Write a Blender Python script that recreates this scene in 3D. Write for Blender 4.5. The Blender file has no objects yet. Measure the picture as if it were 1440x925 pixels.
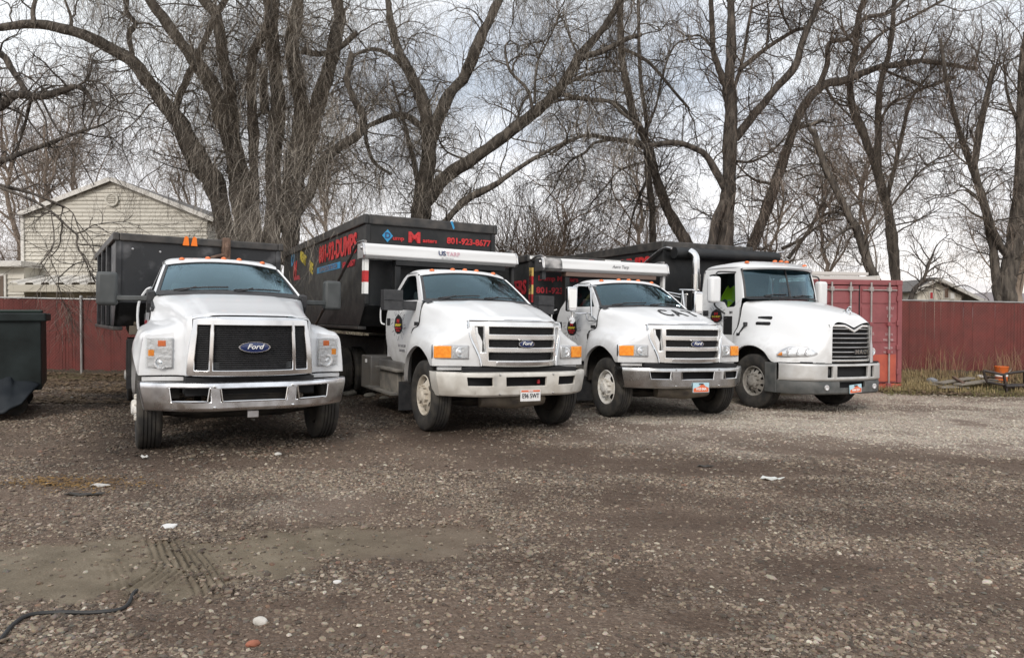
import bpy, bmesh, math, random
import numpy as np
from math import radians as RAD, sin, cos, pi
from mathutils import Vector, Matrix
rng = np.random.default_rng(7); random.seed(7)
sc = bpy.context.scene
COL = sc.collection
# ---------------------------------------------------------------- camera
CAMH, PITCH, FPX = 1.65, RAD(1.04), 999.7
cam = bpy.data.cameras.new("camera"); cam.sensor_width = 36; cam.sensor_fit = 'HORIZONTAL'
cam.lens = 36*FPX/1440; cam.clip_start = .05; cam.clip_end = 5000
co = bpy.data.objects.new("camera", cam); COL.objects.link(co)
co.location = (0, 0, CAMH); co.rotation_euler = (RAD(90)-PITCH, 0, 0); sc.camera = co
# ---------------------------------------------------------------- light
SUN_EL, SUN_AZ = RAD(34), RAD(196)          # azimuth measured from +Y towards +X: behind the camera, a little left
w = bpy.data.worlds.new("World"); sc.world = w; w.use_nodes = True
nt = w.node_tree; nt.nodes.clear(); L = nt.links.new
def N(t, x, **k):
    n = x.nodes.new(t)
    for a, b in k.items(): setattr(n, a, b)
    return n
out = N('ShaderNodeOutputWorld', nt); bg = N('ShaderNodeBackground', nt); bg.inputs['Strength'].default_value = .12
sky = N('ShaderNodeTexSky', nt, sky_type='NISHITA', sun_disc=False, sun_elevation=SUN_EL, sun_rotation=SUN_AZ)
sky.air_density = 1.0; sky.dust_density = 1.5
tc = N('ShaderNodeTexCoord', nt); sep = N('ShaderNodeSeparateXYZ', nt); L(tc.outputs['Generated'], sep.inputs[0])
def M(op, a, b=None, c=None, t=None):
    t = t or nt
    n = N('ShaderNodeMath', t, operation=op)
    for i, q in enumerate((a, b, c)):
        if q is None: continue
        if isinstance(q, (int, float)): n.inputs[i].default_value = q
        else: t.links.new(q, n.inputs[i])
    return n.outputs[0]
den = M('ADD', M('MAXIMUM', sep.outputs['Z'], 0.0), .16)
cmb = N('ShaderNodeCombineXYZ', nt); L(M('DIVIDE', sep.outputs['X'], den), cmb.inputs[0]); L(M('DIVIDE', sep.outputs['Y'], den), cmb.inputs[1])
def wnoise(scale, det, off, dist=.3):
    mp = N('ShaderNodeMapping', nt); mp.inputs['Location'].default_value = off; mp.inputs['Scale'].default_value = (1, 1.5, 1)
    L(cmb.outputs[0], mp.inputs[0])
    n = N('ShaderNodeTexNoise', nt); n.inputs['Scale'].default_value = scale; n.inputs['Detail'].default_value = det
    n.inputs['Roughness'].default_value = .55; n.inputs['Distortion'].default_value = dist
    L(mp.outputs[0], n.inputs['Vector']); return n.outputs['Fac']
def wramp(f, p):
    r = N('ShaderNodeValToRGB', nt); e = r.color_ramp.elements
    while len(e) < len(p): e.new(.5)
    for q, (a, c) in zip(e, p): q.position = a; q.color = (*c, 1)
    L(f, r.inputs[0]); return r.outputs[0]
def wmix(f, a, b):
    m = N('ShaderNodeMixRGB', nt)
    for s, q in zip(m.inputs, (f, a, b)):
        if isinstance(q, (int, float)): s.default_value = q
        elif isinstance(q, tuple): s.default_value = (*q, 1)
        else: L(q, s)
    return m.outputs[0]
cl = wramp(wnoise(.75, 8, (3.1, 1.7, 0)), [(.26, (.50, .55, .62)), (.36, (.68, .72, .78)), (.46, (.90, .92, .945)), (.56, (.97, .99, 1))])
hz = wramp(sep.outputs['Z'], [(.0, (.86, .78, .75)), (.10, (.95, .89, .87)), (.30, (.95, .95, .95)), (.6, (.92, .92, .93))])
mul = N('ShaderNodeMixRGB', nt, blend_type='MULTIPLY'); mul.inputs[0].default_value = 1; L(cl, mul.inputs[1]); L(hz, mul.inputs[2])
sc8 = N('ShaderNodeMixRGB', nt, blend_type='MULTIPLY'); sc8.inputs[0].default_value = 1; L(mul.outputs[0], sc8.inputs[1]); sc8.inputs[2].default_value = (9.7, 9.7, 9.7, 1)
L(wmix(.86, sky.outputs[0], sc8.outputs[0]), bg.inputs[0]); L(bg.outputs[0], out.inputs[0])
sl = bpy.data.lights.new("sun", 'SUN'); sl.energy = 1.5; sl.angle = RAD(16); sl.color = (1, .93, .85)
so = bpy.data.objects.new("sun", sl); COL.objects.link(so)
sd = Vector((sin(SUN_AZ)*cos(SUN_EL), cos(SUN_AZ)*cos(SUN_EL), sin(SUN_EL)))
so.rotation_euler = (-sd).to_track_quat('-Z', 'Y').to_euler(); so.location = sd*60
sc.view_settings.view_transform = 'Standard'; sc.view_settings.look = 'None'; sc.view_settings.exposure = .33; sc.view_settings.gamma = 1
# ---------------------------------------------------------------- helpers
def ray(u, v):
    a, b = (u-720)/FPX, (v-462.5)/FPX
    return np.array([a, cos(PITCH)-b*sin(PITCH), -b*cos(PITCH)-sin(PITCH)])
def at(u, v, Y):
    d = ray(u, v); return np.array([0, 0, CAMH])+d*(Y/d[1])
def hsh(ix, iy, s):
    n = (ix*374761393+iy*668265263+s*982451653) & 0x7fffffff
    n = ((n ^ (n >> 13))*1274126177) & 0x7fffffff
    return ((n ^ (n >> 16)) & 0xffff)/65535.0
def vnoise(x, y, s=0):
    x = np.asarray(x, float); y = np.asarray(y, float)
    ix = np.floor(x).astype(np.int64); iy = np.floor(y).astype(np.int64); fx = x-ix; fy = y-iy
    fx = fx*fx*(3-2*fx); fy = fy*fy*(3-2*fy)
    a = hsh(ix, iy, s); b = hsh(ix+1, iy, s); c = hsh(ix, iy+1, s); d = hsh(ix+1, iy+1, s)
    return (a*(1-fx)+b*fx)*(1-fy)+(c*(1-fx)+d*fx)*fy
def fbm(x, y, o=4, s=0):
    t = 0; a = .5; q = 0
    for i in range(o): t = t+a*vnoise(x*2**i, y*2**i, s+i*17); q += a; a *= .55
    return t/q
def sstep(a, b, x):
    t = np.clip((np.asarray(x, float)-a)/(b-a), 0, 1); return t*t*(3-2*t)
GA, GB = -.01856, -.00935
def gz(X, Y):
    X = np.asarray(X, float); Y = np.asarray(Y, float)
    z = GA*np.clip(X, -14, 14)+GB*(np.clip(Y, -5, 15)-8)
    t = np.clip((Y-15)/3.2, 0, 1); amp = .07+.38*sstep(-6, 9, X)
    return z+amp*t*t
def gpx(u, v):                                # where the ray through a pixel meets the ground
    d = ray(u, v); s = 1.
    for s in np.arange(1.5, 60, .02):
        p = d*s
        if CAMH+p[2] < gz(p[0], p[1]): break
    return np.array([p[0], p[1], CAMH+p[2]])
class MB:
    def __init__(s): s.v = []; s.f = []
    def add(s, v, f):
        n = len(s.v); s.v += [tuple(map(float, q)) for q in v]; s.f += [tuple(i+n for i in q) for q in f]; return s
    def box(s, x0, x1, y0, y1, z0, z1):
        return s.add([(x, y, z) for x in (x0, x1) for y in (y0, y1) for z in (z0, z1)],
                     [(0, 1, 3, 2), (4, 6, 7, 5), (0, 4, 5, 1), (2, 3, 7, 6), (0, 2, 6, 4), (1, 5, 7, 3)])
    def bar(s, a, b, wd, ht, up=(0, 0, 1)):     # box along a->b
        a = Vector(a); b = Vector(b); t = (b-a).normalized(); u = Vector(up)
        sd = t.cross(u)
        if sd.length < 1e-4: sd = t.cross(Vector((1, 0, 0)))
        sd.normalize(); u = sd.cross(t); v = []
        for p in (a, b):
            for i, j in ((-1, -1), (1, -1), (1, 1), (-1, 1)): v.append(p+sd*i*wd/2+u*j*ht/2)
        return s.add(v, [(3, 2, 1, 0), (4, 5, 6, 7), (0, 1, 5, 4), (1, 2, 6, 5), (2, 3, 7, 6), (3, 0, 4, 7)])
    def tube(s, pts, r, n=8, cap=True):
        pts = [Vector(p) for p in pts]; k = len(pts); rr = r if hasattr(r, '__len__') else [r]*k
        ref = None; v = []
        for i, p in enumerate(pts):
            t = (pts[min(i+1, k-1)]-pts[max(i-1, 0)]).normalized()
            if ref is None:
                ref = t.cross(Vector((0, 0, 1)))
                if ref.length < .1: ref = t.cross(Vector((0, 1, 0)))
            ref = (ref-t*ref.dot(t)).normalized(); b = t.cross(ref)
            for j in range(n):
                a = 2*pi*j/n; v.append(p+(ref*cos(a)+b*sin(a))*rr[i])
        f = [(i*n+j, i*n+(j+1) % n, (i+1)*n+(j+1) % n, (i+1)*n+j) for i in range(k-1) for j in range(n)]
        if cap: f += [tuple(range(n))[::-1], tuple((k-1)*n+j for j in range(n))]
        return s.add(v, f)
    def lathe(s, prof, c=(0, 0, 0), axis='y', n=32, sx=1, sz=1, close=False):
        v = []; f = []; m = len(prof)                  # prof: (radius, along)
        for j in range(n):
            a = 2*pi*j/n
            for r, h in prof:
                p, q = r*cos(a)*sx, r*sin(a)*sz
                v.append({'y': (c[0]+p, c[1]+h, c[2]+q), 'x': (c[0]+h, c[1]+p, c[2]+q), 'z': (c[0]+p, c[1]+q, c[2]+h)}[axis])
        for j in range(n):
            for i in range(m-1 if not close else m):
                i2 = (i+1) % m
                f.append((j*m+i, ((j+1) % n)*m+i, ((j+1) % n)*m+i2, j*m+i2))
        return s.add(v, f)
    def grid(s, P, flip=False):
        P = np.asarray(P if isinstance(P, np.ndarray) else list(P), float); a, b = P.shape[:2]
        f = [(i*b+j, (i+1)*b+j, (i+1)*b+j+1, i*b+j+1) for i in range(a-1) for j in range(b-1)]
        if flip: f = [q[::-1] for q in f]
        return s.add(P.reshape(-1, 3), f)
    def prism(s, poly, fn, d0, d1):               # poly 2D; fn(p, d) -> 3D
        n = len(poly); v = [fn(p, d0) for p in poly]+[fn(p, d1) for p in poly]
        return s.add(v, [tuple(range(n))[::-1], tuple(range(n, 2*n))]+[(i, (i+1) % n, n+(i+1) % n, n+i) for i in range(n)])
    def shell(s, ys, zs, hole, fn, depth):       # cells in (y, z) with holes, front surface fn(y, z), extruded backwards by depth
        ny, nz = len(ys), len(zs); F = [[fn(y, z) for z in zs] for y in ys]
        idx = {}; v = []
        def vi(i, j, k):
            if (i, j, k) not in idx:
                p = F[i][j]; idx[(i, j, k)] = len(v)
                v.append((p[0]-(depth if k else 0), p[1], p[2]))
            return idx[(i, j, k)]
        ok = lambda i, j: 0 <= i < ny-1 and 0 <= j < nz-1 and not hole((ys[i]+ys[i+1])/2, (zs[j]+zs[j+1])/2)
        f = []
        for i in range(ny-1):
            for j in range(nz-1):
                if not ok(i, j): continue
                c = [(i, j), (i+1, j), (i+1, j+1), (i, j+1)]
                f.append(tuple(vi(*q, 0) for q in c)); f.append(tuple(vi(*q, 1) for q in c[::-1]))
                for (di, dj), (p, q) in zip(((0, -1), (1, 0), (0, 1), (-1, 0)), ((0, 1), (1, 2), (2, 3), (3, 0))):
                    if not ok(i+di, j+dj): f.append((vi(*c[q], 0), vi(*c[p], 0), vi(*c[p], 1), vi(*c[q], 1)))
        return s.add(v, f)
    def mirror(s):
        n = len(s.v); s.v += [(x, -y, z) for x, y, z in s.v]; s.f += [tuple(i+n for i in q[::-1]) for q in list(s.f)]; return s
    def flipy(s): s.v = [(x, -y, z) for x, y, z in s.v]; s.f = [q[::-1] for q in s.f]; return s
    def mesh(s, name, mat, smooth=38, weld=False, mats=None):
        me = bpy.data.meshes.new(name); me.from_pydata(s.v, [], s.f)
        if weld:
            bm = bmesh.new(); bm.from_mesh(me); bmesh.ops.remove_doubles(bm, verts=bm.verts, dist=.002)
            bmesh.ops.recalc_face_normals(bm, faces=bm.faces); bm.to_mesh(me); bm.free()
        if smooth: me.shade_smooth(); me.set_sharp_from_angle(angle=RAD(smooth))
        me.materials.append(mat); me.update(); return me
    def build(s, name, mat, parent=None, smooth=38, weld=False, bevel=0, seg=2, solid=0, **props):
        o = bpy.data.objects.new(name, s.mesh(name, mat, smooth, weld)); COL.objects.link(o)
        if parent is not None: o.parent = parent
        if solid:
            m = o.modifiers.new('solid', 'SOLIDIFY'); m.thickness = solid; m.offset = 0
        if bevel:
            m = o.modifiers.new('bevel', 'BEVEL'); m.width = bevel; m.segments = seg; m.limit_method = 'ANGLE'; m.angle_limit = RAD(40); m.harden_normals = False
        for k, q in props.items(): o[k] = q
        return o
def thing(name, label, cat, loc=(0, 0, 0), rz=0, group=None, rot=None):
    o = bpy.data.objects.new(name, None); COL.objects.link(o); o.location = loc; o.rotation_euler = rot or (0, 0, rz)
    o.empty_display_size = .2; o['label'] = label; o['category'] = cat
    if group: o['group'] = group
    return o
def tag(o, label, cat, group=None):
    o['label'] = label; o['category'] = cat
    if group: o['group'] = group
    return o
def share(name, me, parent, loc=(0, 0, 0), rot=(0, 0, 0), scale=(1, 1, 1)):
    o = bpy.data.objects.new(name, me); COL.objects.link(o); o.parent = parent; o.location = loc; o.rotation_euler = rot; o.scale = scale; return o
def catmull(P, n):                                # P (k, ...) -> (n, ...)
    P = np.asarray(P, float); k = len(P); t = np.linspace(0, k-1, n); i = np.clip(t.astype(int), 0, k-2); u = (t-i).reshape((-1,)+(1,)*(P.ndim-1))
    E = np.concatenate([[2*P[0]-P[1]], P, [2*P[-1]-P[-2]]]); a, b, c, d = E[i], E[i+1], E[i+2], E[i+3]
    return .5*((2*b)+(c-a)*u+(2*a-5*b+4*c-d)*u*u+(3*b-a-3*c+d)*u**3)
def patch(C, nu, nv):
    A = catmull(np.asarray(C, float), nu); return np.swapaxes(catmull(np.swapaxes(A, 0, 1), nv), 0, 1)
# ---------------------------------------------------------------- materials
def mat(name, c, rough=.5, metal=0, bdist=.02, c2=None, scale=8, det=6, lo=.35, hi=.65, bump=0, bscale=None, coat=0, rvar=0, spec=.5, emis=None, stretch=(1, 1, 1), dirt=None):
    m = bpy.data.materials.new(name); m.use_nodes = True; t = m.node_tree; b = t.nodes['Principled BSDF']
    b.inputs['Base Color'].default_value = (*c, 1); b.inputs['Roughness'].default_value = rough; b.inputs['Metallic'].default_value = metal
    b.inputs['Coat Weight'].default_value = coat; b.inputs['Coat Roughness'].default_value = .08; b.inputs['Specular IOR Level'].default_value = spec
    tcn = N('ShaderNodeTexCoord', t); mp = N('ShaderNodeMapping', t); mp.inputs['Scale'].default_value = stretch; t.links.new(tcn.outputs['Object'], mp.inputs[0])
    def nz(sc_, d, dist=0):
        n = N('ShaderNodeTexNoise', t); n.inputs['Scale'].default_value = sc_; n.inputs['Detail'].default_value = d; n.inputs['Distortion'].default_value = dist
        t.links.new(mp.outputs[0], n.inputs['Vector']); return n.outputs['Fac']
    col = None
    if c2 is not None:
        r = N('ShaderNodeValToRGB', t); r.color_ramp.elements[0].position = lo; r.color_ramp.elements[1].position = hi
        r.color_ramp.elements[0].color = (*c, 1); r.color_ramp.elements[1].color = (*c2, 1); t.links.new(nz(scale, det), r.inputs[0]); col = r.outputs[0]
    if dirt:                                     # dried mud splashed on the lower body: (colour, z where it thins out, amount)
        dc, zt, amt = dirt
        s = N('ShaderNodeSeparateXYZ', t); t.links.new(tcn.outputs['Object'], s.inputs[0])
        h = M('SUBTRACT', 1.0, M('DIVIDE', M('SUBTRACT', s.outputs['Z'], .3, t=t), zt-.3, t=t), t=t)
        k = M('ADD', M('MULTIPLY', nz(5, 8, .5), 1.3, t=t), -.55, t=t)
        fac = M('MINIMUM', M('MAXIMUM', M('MULTIPLY', M('ADD', h, k, t=t), amt, t=t), .0, t=t), .85, t=t)
        mx = N('ShaderNodeMixRGB', t); t.links.new(fac, mx.inputs[0])
        if col: t.links.new(col, mx.inputs[1])
        else: mx.inputs[1].default_value = (*c, 1)
        mx.inputs[2].default_value = (*dc, 1); col = mx.outputs[0]
        rr = M('ADD', rough, M('MULTIPLY', fac, .5, t=t), t=t); t.links.new(rr, b.inputs['Roughness'])
    if col: t.links.new(col, b.inputs['Base Color'])
    if rvar and not dirt:
        t.links.new(M('ADD', rough-rvar/2, M('MULTIPLY', nz(scale*1.7, 5), rvar, t=t), t=t), b.inputs['Roughness'])
    if bump:
        bn = N('ShaderNodeBump', t); bn.inputs['Strength'].default_value = bump; bn.inputs['Distance'].default_value = bdist
        t.links.new(nz(bscale or scale*3, 8), bn.inputs['Height']); t.links.new(bn.outputs[0], b.inputs['Normal'])
    if emis: b.inputs['Emission Color'].default_value = (*emis, 1)
    return m
def glassmat(name, tint, refl=1.0, rough=.02):
    m = bpy.data.materials.new(name); m.use_nodes = True; t = m.node_tree; t.nodes.clear()
    o = N('ShaderNodeOutputMaterial', t); tr = N('ShaderNodeBsdfTransparent', t); gl = N('ShaderNodeBsdfGlossy', t); mx = N('ShaderNodeMixShader', t); fr = N('ShaderNodeLayerWeight', t)
    tr.inputs[0].default_value = (*tint, 1); gl.inputs['Roughness'].default_value = rough; gl.inputs['Color'].default_value = (.62, .88, 1, 1)
    f = M('MULTIPLY', M('ADD', M('MULTIPLY', M('POWER', fr.outputs['Facing'], 5.0, t=t), .96, t=t), .045, t=t), refl, t=t)
    t.links.new(f, mx.inputs[0]); t.links.new(tr.outputs[0], mx.inputs[1]); t.links.new(gl.outputs[0], mx.inputs[2]); t.links.new(mx.outputs[0], o.inputs[0]); return m
MUD = (.20, .165, .12)
m_white = mat('white_paint', (.755, .77, .785), .28, coat=.5, dirt=(MUD, 1.15, .55))
m_white_dirty = mat('white_paint_dusty', (.71, .72, .73), .32, coat=.35, dirt=(MUD, 1.28, .65))
m_cream = mat('cream_white_paint', (.715, .725, .73), .3, coat=.4, dirt=(MUD, 1.22, .55))
m_chrome = mat('chrome', (.78, .79, .80), .14, 1, c2=(.62, .62, .62), scale=3, rvar=.16)
m_dull = mat('brushed_aluminium', (.66, .66, .67), .34, 1, c2=(.5, .49, .48), scale=5, rvar=.2)
m_silver = mat('silver_plastic', (.80, .80, .79), .22, .75, c2=(.70, .69, .67), scale=4, rvar=.15)
m_creambump = mat('dirty_white_bumper', (.66, .645, .60), .4, 0, dirt=(MUD, .95, .75))
m_greybump = mat('worn_grey_bumper', (.60, .60, .59), .4, .35, c2=(.50, .49, .47), scale=4, dirt=(MUD, .8, .5))
m_darkbump = mat('dusty_black_bumper', (.055, .06, .06), .6, 0, c2=(.11, .11, .105), scale=5)
m_blk = mat('black_plastic', (.022, .023, .025), .5, c2=(.04, .04, .042), scale=12)
m_blk2 = mat('black_gap', (.008, .008, .009), .8)
m_chassis = mat('chassis_black', (.016, .015, .014), .75, c2=(.045, .038, .03), scale=7)
m_steel_blk = mat('black_dumpster_paint', (.015, .016, .017), .42, c2=(.040, .038, .037), spec=.35, scale=3, det=10, lo=.48, hi=.82, bump=.3, bscale=2.5, rvar=.3)
m_steel_old = mat('scuffed_black_steel', (.013, .014, .016), .4, c2=(.13, .13, .135), scale=3.2, det=9, lo=.53, hi=.80, bump=.5, bscale=3, rvar=.25)
m_steel_rail = mat('worn_rail_paint', (.022, .022, .022), .45, c2=(.065, .058, .052), scale=5, bump=.1)
m_rubber = mat('tyre_rubber', (.022, .021, .020), .85, c2=(.065, .058, .048), scale=6, lo=.4, hi=.72, bump=.1)
m_rim_w = mat('white_rim', (.72, .71, .68), .4, c2=(.55, .52, .46), scale=7, lo=.45)
m_rim_b = mat('beige_dirty_rim', (.60, .55, .47), .5, c2=(.40, .35, .28), scale=7, lo=.4, hi=.7)
m_rim_g = mat('grey_dirty_rim', (.30, .285, .26), .55, c2=(.17, .155, .135), scale=7, lo=.4, hi=.7)
m_glass = glassmat('windshield_glass', (.34, .52, .58), 2.1)
m_glass_d = glassmat('door_glass', (.42, .50, .50), .9)
m_lens = glassmat('clear_lens', (.95, .95, .95), 1.0, .06)
m_amber = mat('amber_lens', (.85, .24, .015), .18, coat=.6, c2=(.95, .38, .04), scale=20)
m_amberd = mat('amber_marker', (.72, .16, .03), .25, coat=.4)
m_refl = mat('lamp_reflector', (.84, .85, .86), .2, .5, c2=(.74, .74, .75), scale=14, bump=.15, bscale=25)
m_seat = mat('grey_seat_cloth', (.09, .095, .10), .9)
m_dash = mat('dashboard', (.03, .035, .037), .7)
m_red = mat('red_lettering', (.55, .028, .030), .55, c2=(.30, .022, .022), scale=14, det=9, lo=.42, hi=.75)
m_redd = mat('dark_red_lettering', (.40, .02, .03), .5)
m_blue = mat('blue_lettering', (.03, .26, .50), .5)
m_yellow = mat('yellow_lettering', (.72, .58, .06), .5)
m_navy = mat('navy_enamel', (.012, .025, .10), .2, coat=.6)
m_blkprint = mat('black_print', (.02, .02, .022), .6)
m_greyprint = mat('grey_print', (.22, .22, .23), .6)
m_wprint = mat('white_print', (.80, .80, .78), .5)
m_platew = mat('plate_white', (.78, .78, .78), .4, c2=(.68, .67, .66), scale=30)
m_plateo = mat('plate_orange', (.70, .16, .07), .4)
m_plateb = mat('plate_blue', (.45, .66, .74), .4)
m_hivis = mat('high_visibility_cloth', (.55, .80, .03), .7)
m_orange = mat('orange_reflector', (.85, .19, .01), .4)
m_rust = mat('rusty_iron', (.09, .055, .04), .8, c2=(.16, .10, .07), scale=12, bump=.3)
m_wood = mat('weathered_wood', (.17, .145, .115), .9, c2=(.26, .235, .20), scale=8, stretch=(1, 8, 8), bump=.3)
# ---------------------------------------------------------------- lettering
def text(name, s, size, o, right, up, m, parent, shear=0, ext=.003, sx=1, align='CENTER', bold=0):
    cu = bpy.data.curves.new(name, 'FONT'); cu.body = s; cu.size = 1; cu.align_x = align; cu.align_y = 'CENTER'; cu.shear = shear; cu.extrude = .004/size if size else 0
    cu.resolution_u = 3; cu.offset = bold
    ob = bpy.data.objects.new(name, cu); COL.objects.link(ob)
    dg = bpy.context.evaluated_depsgraph_get(); me = bpy.data.meshes.new_from_object(ob.evaluated_get(dg))
    bpy.data.objects.remove(ob); bpy.data.curves.remove(cu)
    r = Vector(right).normalized(); u = Vector(up); u = (u-r*u.dot(r)).normalized(); n = r.cross(u)
    me.transform(Matrix(((r.x*size*sx, u.x*size, n.x*size, o[0]), (r.y*size*sx, u.y*size, n.y*size, o[1]), (r.z*size*sx, u.z*size, n.z*size, o[2]), (0, 0, 0, 1))))
    me.materials.clear(); me.materials.append(m); me.name = name
    ob = bpy.data.objects.new(name, me); COL.objects.link(ob)
    if parent is not None: ob.parent = parent
    return ob
# ================================================================ truck parts
def interp(x, xs, ys): return float(np.interp(x, xs, ys))
TYRE = {}
def tyre_mesh(R, wd):
    k = (R, wd)
    if k in TYRE: return TYRE[k]
    h = wd/2; rb = .295
    p = [(rb, -h*.72), (rb+.02, -h*.80), (R*.72, -h*1.0), (R*.86, -h*1.01), (R*.955, -h*.93), (R*.985, -h*.84), (R, -h*.74)]
    for c in (-.45, -.15, .15, .45):
        p += [(R, h*(c-.045)), (R-.012, h*(c-.035)), (R-.012, h*(c+.035)), (R, h*(c+.045))]
    p += [(a, -b) for a, b in p[6::-1]]
    TYRE[k] = MB().lathe(p, n=48).mesh('tyre', m_rubber, 30); return TYRE[k]
def rim_mb(kind):
    # outer face towards -y; disc with hand holes
    b = MB(); nh = {'ten': 10, 'five': 5, 'two': 4}[kind]; per = 10; n = nh*per
    prof = [(.295, -.100), (.285, -.112), (.270, -.100), (.255, -.05), (.245, -.045), (.232, -.052), (.214, -.064), (.196, -.074), (.178, -.084), (.160, -.093), (.142, -.100), (.0, -.100)]
    if kind == 'ten': hr, hw = (4, 8), (3, 7)
    else: hr, hw = (4, 8), (3, 7)
    v = []; f = []; m = len(prof)
    for j in range(n):
        a = 2*pi*j/n
        for i, (r, h) in enumerate(prof):
            jj = j % per; aa = a; rr = r                # round the corners of each hole
            if hr[0] <= i <= hr[1] and hw[0] <= jj <= hw[1]:
                ci = (i-(hr[0]+hr[1])/2)/((hr[1]-hr[0])/2); cj = (jj-(hw[0]+hw[1])/2)/((hw[1]-hw[0])/2); q = math.hypot(ci, cj)
                if q > 1: 
                    aa = a-(cj-cj/q)*2*pi/n*2; rr = r+(ci-ci/q)*.036
            v.append((rr*cos(aa), h, rr*sin(aa)))
    for j in range(n):
        for i in range(m-1):
            if hr[0] <= i < hr[1] and hw[0] <= j % per < hw[1]: continue
            f.append((j*m+i, j*m+i+1, ((j+1) % n)*m+i+1, ((j+1) % n)*m+i))
    b.add(v, f)
    b.lathe([(.13, -.10), (.125, -.135), (.095, -.15), (.085, -.175), (.06, -.185), (0, -.187)], n=24)   # hub
    return b
RIMS = {}
def wheel(root, y, x, z, R, wd, rimkind, rimmat, out, nuts=True):
    wl = bpy.data.objects.new('wheel', None); COL.objects.link(wl); wl.parent = root; wl.location = (x, y, z); wl.empty_display_size = .2
    if out > 0: wl.rotation_euler = (0, 0, pi)
    share('tyre', tyre_mesh(R, wd), wl)
    k = (rimkind, rimmat.name)
    if k not in RIMS: RIMS[k] = rim_mb(rimkind).mesh('rim', rimmat, 30)
    share('rim', RIMS[k], wl)
    if 'drum' not in RIMS: RIMS['drum'] = MB().lathe([(.0, -.03), (.27, -.03), (.285, .11), (0, .11)], n=24).mesh('brake_drum', m_chassis)
    share('brake_drum', RIMS['drum'], wl)
    if nuts:
        if ('nut', rimmat.name) not in RIMS: RIMS[('nut', rimmat.name)] = MB().lathe([(.017, 0), (.017, -.035), (.011, -.055), (0, -.056)], n=6).mesh('lug_nut', rimmat, 30)
        for i in range(10):
            a = 2*pi*(i+.5)/10; share('lug_nut', RIMS[('nut', rimmat.name)], wl, (.143*cos(a), -.098, .143*sin(a)))
    return wl
def rear_axle(root, x, R, rimmat, sides=(-1, 1)):
    for s in sides:
        wheel(root, s*1.06, x, R, R, .27, 'five', rimmat, s, False)
        wheel(root, s*.74, x, R, R, .27, 'five', rimmat, s, False)
    MB().tube([(x, -.9, R), (x, .9, R)], .09, 10).tube([(x-.2, 0, R), (x+.2, 0, R+.02)], [.1, .2], 12).build('rear_axle', m_chassis, root)
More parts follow.
